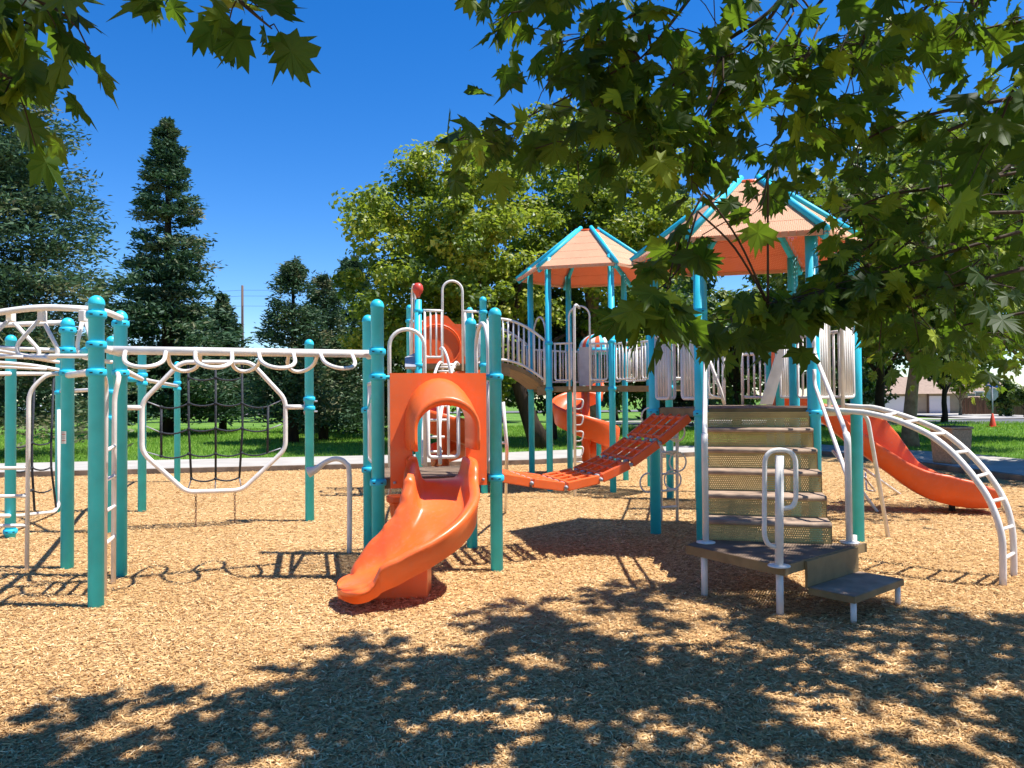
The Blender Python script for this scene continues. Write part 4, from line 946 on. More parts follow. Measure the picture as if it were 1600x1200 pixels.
def conifer(px, Y, H, Rb, label, nb=230, ns=95, spray=0.34, trunk_r=0.2, zb=0.5, pw=0.85, group='conifers beyond the play area', droop=0.18, name='redwood_tree', mtl=CONI):
    c = W(px, 600, Y); X = c.x; z0 = gz(X, Y)
    root = empty(name, (X, Y, z0), label=label, cat='tree', group=group)
    b = MB(); b.tube([V(X, Y, z0-0.1), V(X+0.03, Y, z0+H*0.5), V(X, Y, z0+H*0.97)], [trunk_r, trunk_r*0.6, 0.02], 10); b.build('trunk', BARKD, root)
    t = np.sort(rng.random(nb)**1.25); z = zb+(H-zb)*t; prof_ = np.clip((1-t)**pw, 0, 1)*Rb*(0.62+0.22*np.minimum(1, (z-zb)*1.2+0.5))
    L = prof_*(0.50+0.75*rng.random(nb))+0.12; a = np.arange(nb)*2.39996+rng.random(nb)*0.8
    el = 0.25*rng.standard_normal(nb)*0.5+0.10+0.35*t
    idx = np.repeat(np.arange(nb), ns); N = len(idx); s = rng.random(N)**0.45; Ls = L[idx]*s
    az = a[idx]+ (rng.standard_normal(N)*0.20)*(0.35+s)
    px_ = X+np.cos(az)*Ls; py_ = Y+np.sin(az)*Ls; wv = 0.10+0.22*s*(L[idx]/Rb)
    pz = z0+z[idx]+np.sin(el[idx])*Ls-droop*Ls*s*0.6+rng.standard_normal(N)*wv*0.65
    px_ += rng.standard_normal(N)*wv*0.5; py_ += rng.standard_normal(N)*wv*0.5
    p = np.stack([px_, py_, pz], 1)
    dr_ = np.stack([np.cos(az), np.sin(az), 0.10+0*az], 1)+0.75*rng.standard_normal((N, 3))*np.array([1, 1, 0.65]); dr_ /= np.linalg.norm(dr_, axis=1)[:, None]
    sd_ = np.cross(dr_, rnd_dirs(N)); sd_ /= np.linalg.norm(sd_, axis=1)[:, None]+1e-9
    l = spray*(0.5+0.8*rng.random(N))*(0.6+0.4*(L[idx]/Rb)); wd = l*0.17
    vs = np.stack([p-dr_*l[:, None]*0.5, p-sd_*wd[:, None], p+dr_*l[:, None]*0.6, p+sd_*wd[:, None]], 1).reshape(-1, 3)
    bt = np.clip(0.45+0.24*rng.standard_normal(nb), 0, 1)
    fastmesh('foliage', vs, np.arange(N*4).reshape(N, 4), mtl, root, tint=np.clip(bt[idx]+0.15*rng.standard_normal(N), 0, 1))
    return root
conifer(-25, 22, 13.2, 4.6, 'huge dark redwood at the left edge, boughs reaching above the curved overhead ladder', nb=300, ns=380, spray=0.21, trunk_r=0.4, zb=0.9, pw=0.6)
conifer(262, 34, 14.2, 3.5, 'tallest redwood, standing alone against the blue sky left of centre', nb=240, ns=260, spray=0.30, trunk_r=0.35, zb=0.9, pw=0.72)
conifer(155, 50, 9.6, 2.3, 'small distant redwood between the two tall ones on the left', nb=150, ns=60, spray=0.5)
conifer(348, 38, 6.8, 2.4, 'low bushy conifer to the right of the tallest redwood', nb=170, ns=80, spray=0.4, zb=1.0)
conifer(458, 27, 6.5, 1.9, 'short conifer just right of the utility pole', nb=150, ns=130, spray=0.22, zb=0.9, pw=0.6)
conifer(505, 29, 6.2, 1.9, 'short conifer next to the tower with the orange slide panel', nb=150, ns=130, spray=0.22, zb=0.5, pw=0.6)
conifer(552, 36, 8.2, 2.9, 'dark conifer behind the left side of the lime green tree', nb=150, ns=130, spray=0.3, zb=0.3, pw=0.55)
conifer(1062, 42, 13.5, 2.2, 'narrow blue-green conifer rising between the tall tree and the nearer roof', nb=200, ns=70, spray=0.45, pw=0.5)
broadleaf(705, 24, 10.2, 3.7, 0.9, 'lime green plane tree behind the arched bridge and orange slide panel', LIME, 270, 170, 0.165, trunk_px=845, bark=BARKD, tr=0.3, cr=0.62, group='plane trees beyond the play area', tintmu=0.5)
broadleaf(925, 27.5, 13.4, 3.9, 2.4, 'tall plane tree rising behind the two peach roofs', LIME, 300, 170, 0.165, cr=0.64, tr=0.3, group='plane trees beyond the play area', tintmu=0.38)
broadleaf(860, 29, 6.5, 3.0, 0.9, 'shaded tree filling the gap under the arched bridge', DARKG, 70, 150, 0.22, bark=BARKD)
broadleaf(640, 33, 5.6, 3.2, 0.5, 'dark tree low behind the orange slide panel', DARKG, 70, 130, 0.24, bark=BARKD)
broadleaf(1010, 33, 7.5, 3.5, 0.8, 'dark tree behind the white railings between the two roofs', MIDG, 80, 140, 0.24, bark=BARKD, tintmu=0.4)
broadleaf(1150, 36, 8.2, 4.0, 0.9, 'dark tree seen through the tower above the stairs', MIDG, 80, 140, 0.26, bark=BARKD, tintmu=0.4)
broadleaf(1270, 38, 8.5, 4.2, 0.9, 'dark tree behind the railings right of the stairs', DARKG, 80, 140, 0.26, bark=BARKD)
broadleaf(1425, 22.5, 10.0, 4.8, 2.1, 'plane tree with a thick pale trunk on the grass right of the orange wave slide', MIDG, 170, 190, 0.20, tr=0.21, trunk_px=1418, group='plane trees beyond the play area', tintmu=0.5, lean=(0.3, 0))
broadleaf(1560, 27, 9.5, 4.2, 2.6, 'plane tree whose crown fills the right edge above the street sign', LIME, 110, 170, 0.20, tr=0.2, trunk_px=1640, group='plane trees beyond the play area', tintmu=0.35)
broadleaf(1830, 15, 8.3, 4.2, 2.9, 'plane tree at the far right edge spreading over the path and litter bin', MIDG, 75, 170, 0.2, tr=0.28, group='plane trees beyond the play area', tintmu=0.5)
broadleaf(1375, 31, 9.5, 4.6, 2.5, 'dark leafy tree behind the thick pale trunk, right of the nearer tower', MIDG, 110, 150, 0.22, bark=BARKD, tintmu=0.4)
broadleaf(1480, 41, 7.4, 3.6, 2.3, 'slender dark trunked tree leaning beside the road', MIDG, 70, 130, 0.26, tr=0.16, bark=BARKD, trunk_px=1474)
broadleaf(1500, 56, 4.6, 1.9, 1.3, 'small bright green round tree in front of the garage', LIME, 40, 110, 0.25, tr=0.12, tintmu=0.35, cr=0.6)
broadleaf(1330, 44, 5.6, 3.0, 0.4, 'dark tree beside the garage on the right', DARKG, 60, 120, 0.26, bark=BARKD)
broadleaf(330, 60, 6.0, 4.6, 1.9, 'wide dark tree behind the rope net frame', DARKG, 70, 120, 0.34, bark=BARKD)
broadleaf(205, 70, 7.0, 5.5, 2.0, 'wide dark tree far behind the monkey bars', DARKG, 70, 120, 0.38, bark=BARKD)
broadleaf(415, 75, 6.2, 4.0, 0.3, 'bright green tree at the foot of the utility pole', LIME, 50, 110, 0.34, tintmu=0.25)
broadleaf(60, 75, 8.5, 6.0, 2.2, 'dark street tree behind the white pickup truck', DARKG, 70, 120, 0.4, bark=BARKD)
broadleaf(480, 62, 6.4, 5.0, 1.4, 'dark tree behind the right side of the rope net frame', DARKG, 70, 110, 0.36, bark=BARKD)
broadleaf(780, 52, 7.5, 6.0, 0.3, 'wide dark tree closing the view behind the lime green tree', DARKG, 80, 110, 0.36, bark=BARKD)
broadleaf(960, 55, 8.5, 6.5, 0.3, 'wide dark tree far behind the farther roof', DARKG, 80, 110, 0.36, bark=BARKD)
broadleaf(1150, 58, 9.0, 7.0, 0.3, 'wide dark tree far behind the stairs', DARKG, 80, 110, 0.38, bark=BARKD)
broadleaf(1576, 53, 2.7, 1.45, 0.0, 'round green clipped shrub beside the wooden fence', MIDG, 30, 120, 0.2, bark=BARKD, name='shrub', cr=0.5)
broadleaf(1600, 50, 2.2, 0.8, 0.9, 'little dark tree at the right edge beside the shrub', MIDG, 14, 90, 0.18, bark=BARKD, cr=0.4, tr=0.06)

# --- overhanging plane tree (foreground)
OUT = []
lob = [(0.0, -0.42), (0.10, -0.30), (0.30, -0.36), (0.26, -0.22), (0.52, -0.12), (0.40, -0.04), (0.62, 0.18), (0.42, 0.14), (0.40, 0.26), (0.24, 0.18), (0.27, 0.42), (0.17, 0.36), (0.14, 0.52), (0.08, 0.46), (0.0, 0.74)]
OUT = lob+[(-x_, y_) for x_, y_ in reversed(lob[1:-1])]
OUT = np.array(OUT); KO = len(OUT)
def leaves(centers, tip, nrmv, size, tint):
    """centers = petiole points; tip = direction of the leaf tip; nrmv = face normal"""
    N = len(centers); tip = tip/np.linalg.norm(tip, axis=1)[:, None]; sdv_ = np.cross(tip, nrmv); sdv_ /= np.linalg.norm(sdv_, axis=1)[:, None]+1e-9; nn = np.cross(sdv_, tip)
    ox, oy = OUT[:, 0], OUT[:, 1]+0.40
    jit = 1+0.10*rng.standard_normal((N, KO)); fold = 0.10+0.35*rng.random(N); curl = (rng.random(N)-0.2)*0.5; asx = 0.85+0.3*rng.random(N)
    X_ = ox[None, :]*jit*asx[:, None]; Y_ = oy[None, :]*jit; Z_ = -fold[:, None]*np.abs(X_)*0.9-curl[:, None]*Y_**2*0.5+0.03*rng.standard_normal((N, KO))
    s = size[:, None, None]
    P = centers[:, None, :]+s*(sdv_[:, None, :]*X_[..., None]+tip[:, None, :]*Y_[..., None]+nn[:, None, :]*Z_[..., None])
    cen = centers+size[:, None]*(tip*0.36-nn*curl[:, None]*0.05); P = np.concatenate([P, cen[:, None, :]], 1)
    base = np.arange(N)[:, None, None]*(KO+1); k = np.arange(KO); tri = np.stack([k, (k+1) % KO, np.full(KO, KO)], 1)[None]
    F_ = (base+tri).reshape(-1, 3); return P.reshape(-1, 3), F_, np.repeat(tint, KO)
pt = empty('plane_tree', (4.2, 0.3, 0), label='near plane tree whose leafy boughs hang into the top corners and shade the chips', cat='tree', group='plane trees beyond the play area' if False else None)
b = MB(); b.tube([V(4.2, 0.3, -0.1), V(4.15, 0.3, 1.6), V(4.0, 0.4, 3.4), V(3.7, 0.6, 5.0), V(3.5, 0.7, 7.0)], [0.34, 0.27, 0.25, 0.18, 0.10], 16); b.build('trunk', BARK, pt)
ALLT = []
LC, LT, LN, LS, LTi = [], [], [], [], []
twb = MB(); brb = MB()
rr = random.Random(3)
def twig(pts, n, spread=0.16, size=0.15, tmu=0.45, r0=0.012, droop=1.0, sub=2):
    pts = spline([Vector(p) for p in pts], 5); m_ = len(pts)
    twb = MB(); twb.tube(pts, [r0*(1-0.75*i/(m_-1)) for i in range(m_)], 6)
    for k in range(n):
        t = rr.random()**0.8; i = min(m_-2, int(t*(m_-1))); q = pts[i].lerp(pts[i+1], t*(m_-1)-i)
        off = V(rr.gauss(0, 1), rr.gauss(0, 1), rr.gauss(-0.25, 0.7))*spread
        c = q+off
        if rr.random() < 0.35: twb.tube([q, q.lerp(c, 0.5)+V(0, 0, 0.02), c], 0.0028, 4, caps=False)
        hd = off.normalized() if off.length > 1e-5 else V(1, 0, 0)
        tipd = V(hd.x*0.7+rr.gauss(0, 0.35), hd.y*0.7+rr.gauss(0, 0.35), -0.75*droop+rr.gauss(0, 0.35))
        nv = V(rr.gauss(0, 0.6), rr.gauss(-0.1, 0.7), 0.9+rr.gauss(0, 0.4))
        LC.append(c); LT.append(tipd); LN.append(nv); LS.append(size*rr.uniform(0.6, 1.25)); LTi.append(min(1, max(0, rr.gauss(tmu, 0.25))))
    twb.build('twig', TWIG, pt); ALLT.append(pts)
def TW(lst, n, **k):
    if -20 < lst[0][0] < 1600 and lst[0][1] > -10: k.setdefault('r0', 0.0055)
    twig([W(x_, y_, Y_) for (x_, y_, Y_) in lst], int(n*1.5), **k)
exec_tw = [
 # top left corner
 ([(-120, -90, 2.7), (-20, 0, 2.7), (50, 40, 2.7)], 16, dict(spread=0.11, size=0.19)), ([(-60, -40, 2.6), (60, 0, 2.6), (110, 30, 2.6)], 7, dict(spread=0.08, size=0.20)),
 ([(-100, 60, 2.7), (-10, 110, 2.7), (40, 130, 2.7)], 16, dict(spread=0.10, size=0.19)),
 ([(150, -120, 2.8), (260, -40, 2.8), (330, -10, 2.8)], 8, dict(spread=0.07, size=0.17)), ([(330, -40, 2.8), (390, 15, 2.8), (425, 45, 2.8)], 6, dict(spread=0.05, size=0.17)),
 # left lobe of the right mass
 ([(1000, -80, 3.6), (880, -20, 3.5), (810, 20, 3.5)], 26, dict(spread=0.13)), ([(1000, 20, 3.6), (900, 60, 3.6), (840, 70, 3.6)], 18, dict(spread=0.12)),
 ([(1000, 90, 3.6), (870, 160, 3.6), (760, 210, 3.6), (700, 222, 3.6)], 28, dict(spread=0.10)), ([(960, 40, 3.7), (940, 160, 3.6), (900, 230, 3.6)], 26, dict(spread=0.13)),
 ([(1060, 120, 3.7), (1010, 200, 3.6), (960, 240, 3.6)], 24, dict(spread=0.12)), ([(1120, -60, 3.9), (1030, 60, 3.8), (980, 110, 3.8)], 28, dict(spread=0.15)),
 ([(1110, 150, 3.8), (1060, 210, 3.8), (1030, 235, 3.8)], 14, dict(spread=0.10)), ([(1130, 130, 3.8), (1085, 240, 3.8), (1082, 330, 3.8)], 10, dict(spread=0.06, size=0.14)),
 ([(1090, 330, 3.4), (1060, 420, 3.3), (1010, 465, 3.3), (985, 480, 3.3)], 8, dict(spread=0.05, size=0.19)), ([(1100, 300, 3.4), (1060, 380, 3.4), (1040, 470, 3.4), (1045, 500, 3.4)], 11, dict(spread=0.06, size=0.18)),
 # centre
 ([(1260, -60, 4.0), (1180, 60, 3.9), (1130, 90, 3.9)], 24, dict(spread=0.16)), ([(1240, 20, 4.0), (1190, 100, 3.9), (1165, 180, 3.9)], 28, dict(spread=0.15)),
 ([(1280, 40, 4.0), (1230, 160, 3.9), (1210, 240, 3.9)], 24, dict(spread=0.13)), ([(1330, 40, 4.2), (1290, 140, 4.1), (1275, 210, 4.0)], 32, dict(spread=0.16)),
 ([(1400, -60, 4.4), (1350, 60, 4.3), (1320, 150, 4.2)], 36, dict(spread=0.20, tmu=0.5)), ([(1500, -60, 4.6), (1440, 20, 4.5), (1380, 60, 4.5)], 24, dict(spread=0.20, tmu=0.55)),
 ([(1600, 150, 4.0), (1450, 180, 4.1), (1350, 220, 4.1), (1330, 260, 4.1)], 22, dict(spread=0.17, tmu=0.5)), ([(1640, 200, 4.6), (1530, 300, 4.4), (1430, 370, 4.2), (1360, 430, 4.0)], 28, dict(spread=0.18, tmu=0.5)),
 ([(1600, 360, 4.2), (1430, 410, 4.1), (1300, 450, 4.0), (1200, 475, 3.9)], 40, dict(spread=0.09)), ([(1500, 420, 4.2), (1370, 450, 4.0), (1250, 465, 3.9), (1150, 485, 3.8)], 34, dict(spread=0.08, size=0.15)),
 ([(1350, 430, 4.0), (1250, 470, 3.9), (1180, 495, 3.8), (1120, 500, 3.8)], 22, dict(spread=0.09, size=0.16)), ([(1200, 270, 3.6), (1190, 320, 3.6), (1160, 345, 3.6)], 5, dict(spread=0.08, size=0.16)),
 ([(1600, 420, 4.0), (1480, 450, 4.0), (1380, 480, 4.0)], 28, dict(spread=0.16)), ([(1660, 60, 3.4), (1590, 130, 3.4), (1560, 200, 3.4)], 22, dict(spread=0.14, size=0.2)),
 ([(1650, 480, 4.8), (1540, 500, 4.8), (1430, 530, 4.8)], 22, dict(spread=0.16)), ([(1700, 250, 4.9), (1560, 380, 4.8), (1480, 450, 4.7)], 24, dict(spread=0.25, tmu=0.6)),
 ([(1700, 60, 9.4), (1560, 180, 9.4), (1450, 240, 9.3)], 90, dict(spread=0.30, tmu=0.65)), ([(1700, 200, 9.8), (1540, 260, 9.8), (1400, 300, 9.8), (1330, 330, 9.8)], 130, dict(spread=0.5, tmu=0.65)),
 ([(1650, 420, 10.4), (1520, 380, 10.4), (1400, 400, 10.4)], 120, dict(spread=0.5, tmu=0.6)), ([(1700, 500, 10.4), (1560, 520, 10.4), (1420, 510, 10.4)], 120, dict(spread=0.45)),
 ([(1640, 260, 4.3), (1480, 290, 4.2), (1370, 310, 4.1), (1320, 345, 4.0)], 30, dict(spread=0.13)), ([(1640, 330, 4.4), (1450, 340, 4.3), (1350, 390, 4.1), (1310, 420, 4.0)], 26, dict(spread=0.12)),
 ([(1560, -50, 4.2), (1510, 30, 4.2), (1480, 60, 4.2)], 16, dict(spread=0.14)), ([(1620, 30, 4.4), (1560, 40, 4.4), (1520, 50, 4.4)], 12, dict(spread=0.10)),
]
starts = []
for lst, n_, kw in exec_tw:
    TW(lst, n_, **kw); starts.append(W(*lst[0]))
# main boughs reaching from the trunk to the twigs
hubs = [V(3.2, 2.0, 4.9), V(2.6, 2.6, 4.9), V(4.4, 3.2, 4.6), V(0.6, 1.6, 4.9), V(-1.6, 1.9, 4.4), V(5.4, 4.6, 4.6), V(1.6, 3.0, 5.2), V(8.2, 8.4, 5.2)]
tops = [V(4.08, 0.35, 2.6), V(4.05, 0.38, 3.0), V(4.0, 0.4, 3.3), V(3.9, 0.45, 3.9), V(3.8, 0.55, 4.5), V(4.08, 0.35, 2.4), V(3.85, 0.5, 4.2), V(4.05, 0.38, 3.1)]
for h_, t_ in zip(hubs, tops): brb.tube(spline([t_, t_.lerp(h_, 0.5)+V(0, 0, 0.25), h_], 6), [0.09*(1-0.7*i/12) for i in range(13)], 9)
def inframe(l): return -20 < l[0][0] < 1600 and l[0][1] > -10
outer_pts = [p for (l, _n, _k), t_ in zip(exec_tw, ALLT) if not inframe(l) for p in t_]
for (l, _n, _k), s_ in zip(exec_tw, starts):
    if inframe(l):      # side twig: springs from the nearest longer twig
        h_ = min(outer_pts, key=lambda q: (q-s_).length); r_a = 0.0065
    else:
        h_ = min(hubs, key=lambda q: (q-s_).length); r_a = 0.013
    brb.tube(spline([h_, h_.lerp(s_, 0.5)+V(0, 0, 0.06), s_], 5), [r_a*(1-0.3*i/10) for i in range(11)], 6)
# thin bare forks seen against the sky
for lst in ([(1240, -30, 4.0), (1200, 20, 4.0), (1140, 60, 4.0)], [(1300, -20, 4.1), (1255, 40, 4.1), (1240, 90, 4.1), (1265, 85, 4.1)], [(1520, -30, 4.5), (1515, 40, 4.5), (1490, 95, 4.5)], [(1600, 165, 4.0), (1530, 185, 4.0), (1480, 205, 4.0)]):
    twb = MB(); twb.tube(spline([W(*p) for p in lst], 5), 0.011, 6); twb.build('twig', TWIG, pt)
# upper canopy outside the picture that shades the chips
bx = [-3.2, -2.4, -1.96, -1.27, -1.0, -0.3, 0.3, 1.0, 1.7, 2.4, 3.4, 5.5]; by = [3.4, 3.7, 4.35, 4.45, 5.0, 5.3, 6.1, 6.35, 6.3, 5.9, 5.3, 5.0]
kx, ky = math.cos(SUN_EL)/math.sin(SUN_EL)*SX, math.cos(SUN_EL)/math.sin(SUN_EL)*SY
ncl = 0; tries = 0
while ncl < 400 and tries < 5000:
    tries += 1; gx = rr.uniform(-3.4, 5.5); gy = rr.uniform(0.2, 6.3)
    lim = np.interp(gx, bx, by)
    if gy > lim-0.12: continue
    if rr.random() < 0.20+0.22*math.sin(gx*2.7+1)*math.sin(gy*3.3) and gy > 3: continue
    zmin = (1.55+0.56*gy+0.45)/(1+0.56*-ky*-1*0+0)  # stay above the picture frame
    z = max(4.3, zmin)+rr.uniform(0, 1.4); cx_, cy_ = gx+kx*z, gy+ky*z
    cr_ = rr.uniform(0.14, 0.34); nl = int(135*cr_); ncl += 1
    for k in range(nl):
        o_ = V(rr.gauss(0, 0.5), rr.gauss(0, 0.5), rr.gauss(0, 0.35))*cr_; p = V(cx_, cy_, z)+o_
        if p.z < 1.55+0.54*p.y+0.22: continue
        LC.append(p); LT.append(V(rr.gauss(0, 0.6), rr.gauss(0, 0.6), -0.6+rr.gauss(0, 0.3))); LN.append(V(rr.gauss(0, 0.5), rr.gauss(0, 0.5), 1)); LS.append(0.17*rr.uniform(0.6, 1.2)); LTi.append(min(1, max(0, rr.gauss(0.45, 0.2))))
    if rr.random() < 0.3:
        h_ = min(hubs, key=lambda q: (q-V(cx_, cy_, z)).length); e_ = V(cx_, cy_, z); brb.tube(spline([h_, h_.lerp(e_, 0.5)+V(0, 0, 0.1), e_], 4), [0.03*(1-0.7*i/8) for i in range(9)], 5)
brb.build('branch', TWIG, pt)
NEARL = leafmat('near_plane_leaves', (0.014, 0.032, 0.008), (0.036, 0.070, 0.010), (0.34, 0.40, 0.03), (0.20, 0.34, 0.02), 0.34, 0.55, 0.2)
LCa = np.array([tuple(v) for v in LC]); vs, fs, ti = leaves(LCa, np.array([tuple(v) for v in LT]), np.array([tuple(v) for v in LN]), np.array(LS), np.array(LTi))
fastmesh('foliage', vs, fs, NEARL, pt, tint=ti)

# ================================================================== FAR THINGS
# litter bin
bc = G(1502, 733); root = empty('litter_bin', (bc.x, bc.y+0.3, 0), label='square brown concrete litter bin on the path behind the arch ladder', cat='bin')
BIN = mat('exposed_aggregate', (0.60, 0.36, 0.21), 0.9, 0.2, bump=0.5, bscale=90, col2=(0.42, 0.25, 0.14), nscale=30)
b = MB(); c_ = V(bc.x, bc.y+0.35, 0.10)
def frust(b, c, w0, w1, z0, z1, ang, mi=0):
    p = []
    for w_, z_ in ((w0, z0), (w1, z1)):
        for x_, y_ in ((-1, -1), (1, -1), (1, 1), (-1, 1)):
            p.append((c.x+w_/2*(x_*math.cos(ang)-y_*math.sin(ang)), c.y+w_/2*(x_*math.sin(ang)+y_*math.cos(ang)), c.z+z_))
    b.hexa(p, mi)
frust(b, c_, 0.50, 0.57, 0, 0.72, 0.3); b.build('body', BIN, root, bevel=0.03)
b = MB(); frust(b, c_, 0.60, 0.60, 0.72, 0.77, 0.3); b.build('rim', BIN, root, bevel=0.015)
b = MB(); frust(b, c_, 0.45, 0.45, 0.765, 0.785, 0.3); b.build('liner', BLACK, root)
# traffic cone
cb = G(1551, 667); root = empty('traffic_cone', (cb.x, cb.y, gz(0, cb.y)), label='orange-red traffic cone at the roadside under the street sign', cat='cone')
CONE = mat('cone_orange', (0.75, 0.07, 0.02), 0.5)
b = MB(); b.lathe((cb.x, cb.y, 0), [(0.16, 0.03), (0.15, 0.06), (0.04, 0.62), (0.03, 0.63), (0.001, 0.63)], 16); b.build('cone', CONE, root)
b = MB(); b.box((cb.x, cb.y, 0.015), (0.42, 0.42, 0.03)); b.build('base', CONE, root)
# street sign with octagonal plate seen from behind
Ys = 37.5; sp0 = W(1551, 650, Ys); root = empty('street_sign', (sp0.x, Ys, 0), label='stop sign seen from behind with blue street name blades on top, above the traffic cone', cat='sign')
b = MB(); top = W(1551, 603, Ys); b.tube([V(sp0.x, Ys, -0.1), V(sp0.x, Ys, top.z)], 0.032, 8); b.build('pole', GREY, root)
b = MB(); cs_ = W(1551, 616, Ys); b.plate([cs_+V(0.33*math.cos(R(22.5+45*k)), 0.05, 0.33*math.sin(R(22.5+45*k))) for k in range(8)], 0.01); b.build('sign_plate', GREY, root)
BLUE = mat('sign_blue', (0.02, 0.08, 0.42), 0.4)
b = MB(); b.box((cs_.x, Ys, top.z), (0.75, 0.012, 0.15), 0.15); b.box((cs_.x, Ys, top.z+0.17), (0.60, 0.012, 0.13), -0.9); b.build('name_blade', BLUE, root)
# houses
STU = mat('stucco', (0.42, 0.31, 0.22), 0.9, 0.2, noise=0.08, nscale=2, bump=0.1)
ROOFT = mat('tan_shingles', (0.34, 0.24, 0.175), 0.9, 0.2, noise=0.14, nscale=5, bump=0.3, bscale=12)
GDOOR = mat('garage_white', (0.82, 0.72, 0.72), 0.6); GLASS = mat('window_glass', (0.05, 0.06, 0.08), 0.1, 0.8); TRIM = mat('brown_trim', (0.14, 0.08, 0.05), 0.8)
FENCE = mat('fence_boards', (0.17, 0.085, 0.05), 0.85, 0.2, bump=0.3, bscale=20, col2=(0.08, 0.04, 0.025), nscale=3, stretch=(6, 1, 0.3))
Yh = 62.0
def hx(px): return W(px, 600, Yh).x
def hzv(py): return W(1480, py, Yh).z
g0 = gz(0, Yh)-0.1
sheet('driveway', [(hx(1376), 49.6), (hx(1500), 49.6), (hx(1500), Yh-0.2), (hx(1376), Yh-0.2)], 0.0, CONC)
house = empty('house', (hx(1450), Yh, g0), label='beige single storey house with two white garage doors across the road on the right', cat='house')
x0, x1 = hx(1372), hx(1512); zw = hzv(614)
b = MB(); b.box(((x0+x1)/2, Yh+4, (g0+zw)/2), (x1-x0, 8, zw-g0)); b.build('wall', STU, house)
for a_, c2 in ((1379, 1420), (1451, 1483)):
    b = MB(); zt_2 = hzv(618.5); b.box(((hx(a_)+hx(c2))/2, Yh-0.03, (g0+zt_2)/2), (hx(c2)-hx(a_), 0.05, zt_2-g0))
    for k in range(1, 4): b.box(((hx(a_)+hx(c2))/2, Yh-0.065, g0+(zt_2-g0)*k/4), (hx(c2)-hx(a_)-0.1, 0.012, 0.03))
    b.build('garage_door', GDOOR, house)
b = MB(); b.box((hx(1449), Yh-0.05, (g0+zw)/2), (0.12, 0.1, zw-g0)); b.build('trim', TRIM, house)
b = MB()
zr = zw-0.05; b.add([(x0-.4, Yh-.5, zr), (x1+.4, Yh-.5, zr), (x1+.4, Yh+8.5, zr), (x0-.4, Yh+8.5, zr), (x0+1.5, Yh+4, zr+1.5), (x1-1.5, Yh+4, zr+1.5)], [(0, 1, 5, 4), (1, 2, 5), (2, 3, 4, 5), (3, 0, 4), (3, 2, 1, 0)], 0, False)
b.build('roof', ROOFT, house)
h2 = empty('house', (hx(1570), Yh+4, g0), label='wide beige house with a broad tan roof and a small window, behind the wooden fence', cat='house')
xa, xb = hx(1514), hx(1690); z2 = hzv(623); zt3 = hzv(588)
b = MB(); b.box(((xa+xb)/2, Yh+8, (g0+z2)/2), (xb-xa, 8, z2-g0)); b.build('wall', STU, h2)
b = MB(); b.add([(xa-.4, Yh+3.4, z2-.05), (xb+.4, Yh+3.4, z2-.05), (xb+.4, Yh+12.5, z2-.05), (xa-.4, Yh+12.5, z2-.05), (xa+1.2, Yh+8, zt3+0.3), (xb-3, Yh+8, zt3+0.3)], [(0, 1, 5, 4), (1, 2, 5), (2, 3, 4, 5), (3, 0, 4), (3, 2, 1, 0)], 0, False); b.build('roof', ROOFT, h2)
wn = MB(); wx = W(1524, 600, Yh+3.9).x; wn.box((wx, Yh+3.95, g0+1.75), (1.5, 0.08, 0.55)); wf = wn.build('window', mat('window_frame', (0.7, 0.68, 0.62), 0.6), h2)
b = MB(); b.box((wx-0.33, Yh+3.89, g0+1.75), (0.55, 0.05, 0.4)); b.box((wx+0.33, Yh+3.89, g0+1.75), (0.55, 0.05, 0.4)); b.build('pane', GLASS, wf)
Yf = 58.0; f0 = W(1500, 600, Yf).x; f1 = W(1549, 600, Yf).x; gf = gz(0, Yf)-0.05
fe = empty('wooden_fence', ((f0+f1)/2, Yf, gf), label='brown vertical board fence between the garage and the round shrub', cat='fence')
b = MB(); nb2 = 16
for k in range(nb2):
    hh_ = 1.38+0.10*math.sin(k/(nb2-1)*math.pi)+0.01*((k*7) % 3); b.box((f0+(f1-f0)*(k+0.5)/nb2, Yf+0.01*(k % 2), gf+hh_/2), ((f1-f0)/nb2-0.02, 0.03, hh_))
b.build('boards', FENCE, fe)
b = MB(); b.box(((f0+f1)/2, Yf+0.05, gf+0.3), (f1-f0, 0.04, 0.09)); b.box(((f0+f1)/2, Yf+0.05, gf+1.1), (f1-f0, 0.04, 0.09)); b.build('rail', FENCE, fe)
f2 = W(1572, 600, Yf+1).x; fe2 = empty('wooden_fence', ((f1+f2)/2+1, Yf+1, gf), label='shaded brown fence running behind the street sign pole', cat='fence')
b = MB()
for k in range(10): b.box((f1+(f2-f1+1.5)*(k+0.5)/10, Yf+1, gf+0.75), ((f2-f1+1.5)/10-0.02, 0.03, 1.5))
b.build('boards', FENCE, fe2)
# utility pole and wires
Yu = 80; up_ = W(379, 600, Yu); root = empty('utility_pole', (up_.x, Yu, gz(0, Yu)), label='wooden utility pole with wires standing beyond the trees, left of centre', cat='pole')
zt4 = W(378, 446, Yu).z; b = MB(); b.tube([V(up_.x, Yu, -0.5), V(up_.x, Yu, zt4)], [0.17, 0.12], 10); b.build('pole', mat('pole_wood', (0.13, 0.08, 0.06), 0.9), root)
b = MB()
for dz, dl in ((0.5, 0), (1.1, 0.15), (2.2, -0.1)):
    pts = [V(up_.x+dx*1.0, Yu+dl-dx*0.12, zt4-dz-0.9*(1-((dx % 40)-20)**2/400.0 if False else 0)) for dx in (-60, -40, -20, 0, 20, 40)]
    pts = [V(p.x, p.y, p.z-0.6*abs(math.sin((p.x-up_.x)/40*math.pi/1.0+0.0))) for p in pts]; b.tube(pts, 0.013, 4)
b.build('wire', BLACK, root)
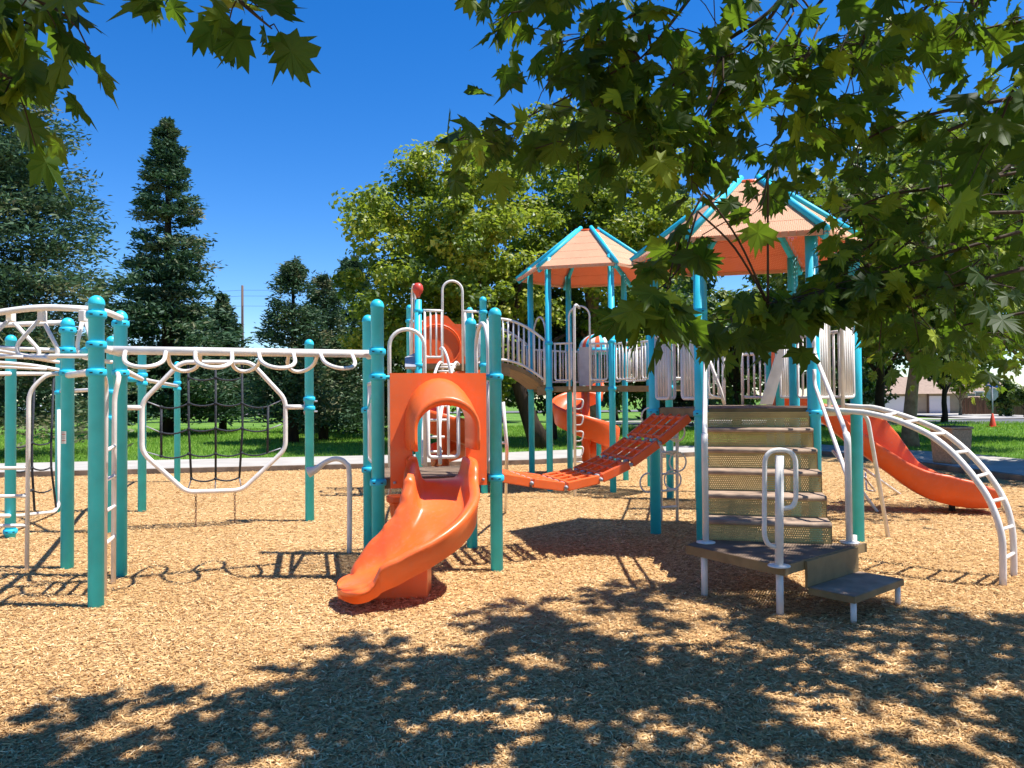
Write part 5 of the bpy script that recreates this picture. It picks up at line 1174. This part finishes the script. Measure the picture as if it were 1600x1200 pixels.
# vehicles
PAINTW = mat('white_car_paint', (0.72, 0.72, 0.72), 0.25, 0.5, coat=0.5); PAINTB = mat('blue_car_paint', (0.05, 0.12, 0.28), 0.25, 0.5, coat=0.5); PAINTS = mat('silver_car_paint', (0.42, 0.43, 0.45), 0.25, 0.5, coat=0.5)
CGL = mat('car_glass', (0.02, 0.025, 0.03), 0.05, 0.8); RIM = mat('rim', (0.5, 0.5, 0.52), 0.3)
def side_extrude(poly, y0, y1, X, Y, z, inset=None):
    b = MB(); n_ = len(poly); vs = []
    for yy_, ins_ in ((y0, 0.97), (y0+0.12, 1), (y1-0.12, 1), (y1, 0.97)):
        for (x_, z_) in poly: vs.append((X+x_*ins_, Y+yy_, z+0.5+(z_-0.5)*(ins_ if z_ > 0.5 else 1)))
    fs = [tuple(range(n_-1, -1, -1))[::-1], tuple(3*n_+k for k in range(n_))[::-1]]
    for r_ in range(3):
        for k in range(n_): fs.append((r_*n_+k, (r_+1)*n_+k, (r_+1)*n_+(k+1) % n_, r_*n_+(k+1) % n_))
    b.add(vs, fs, 0, False); return b
def wheels(root, xs_, X, Y, z, yw=0.86, rad=0.36):
    for x_ in xs_:
        for s_ in (-1, 1):
            b = MB(); c_ = V(X+x_, Y+s_*yw, z+rad); b.tube([c_-V(0, 0.11, 0), c_+V(0, 0.11, 0)], rad, 20); wl = b.build('wheel', BLACK, root)
            b = MB(); b.tube([c_+V(0, s_*0.112, 0)-V(0, 0.01, 0), c_+V(0, s_*0.112, 0)+V(0, 0.01, 0)], rad*0.6, 14); b.build('rim', RIM, wl)
Yv = 93.5; zv = gz(0, Yv)+0.12
def pickup(px, label):
    X = W(px, 600, Yv).x; root = empty('pickup_truck', (X, Yv, zv), label=label, cat='pickup truck')
    body = [(-2.75, 0.45), (-2.75, 0.98), (-1.5, 1.10), (-1.45, 1.12), (0.55, 1.12), (0.60, 1.10), (2.7, 1.10), (2.75, 0.5)]
    side_extrude(body, -0.95, 0.95, X, Yv, zv).build('body', PAINTW, root)
    cab = [(-1.45, 1.12), (-0.85, 1.75), (0.35, 1.78), (0.55, 1.12)]
    side_extrude(cab, -0.82, 0.82, X, Yv, zv).build('cab', PAINTW, root)
    for x0_, x1_ in ((-1.0, -0.35), (-0.22, 0.33)):
        b = MB(); b.plate([V(X+x0_-0.15, Yv-0.825, zv+1.18), V(X+x1_, Yv-0.825, zv+1.18), V(X+x1_, Yv-0.80, zv+1.62), V(X+x0_+0.12, Yv-0.80, zv+1.62)], 0.012); b.build('window', CGL, root)
    wheels(root, (-1.8, 1.65), X, Yv, zv)
    b = MB(); b.box((X+2.77, Yv-0.75, zv+0.85), (0.04, 0.15, 0.3)); b.build('tail_light', RED, root)
    return root
pickup(53, 'white pickup truck parked on the far street at the left')
def car(px, label, paint):
    X = W(px, 600, Yv).x; root = empty('parked_car', (X, Yv, zv), label=label, cat='car')
    side_extrude([(-2.2, 0.35), (-2.25, 0.75), (-1.2, 0.92), (1.4, 0.95), (2.1, 0.85), (2.2, 0.4)], -0.88, 0.88, X, Yv, zv).build('body', paint, root)
    side_extrude([(-1.1, 0.92), (-0.5, 1.38), (0.75, 1.42), (1.45, 0.95)], -0.72, 0.72, X, Yv, zv).build('cabin', CGL, root)
    b = MB(); b.box((X+0.1, Yv, zv+1.41), (1.25, 1.3, 0.04)); b.build('roof', paint, root)
    wheels(root, (-1.35, 1.35), X, Yv, zv, 0.8, 0.32)
car(313, 'silver car glimpsed through the left of the rope net', PAINTS); car(392, 'blue car glimpsed through the right of the rope net', PAINTB)
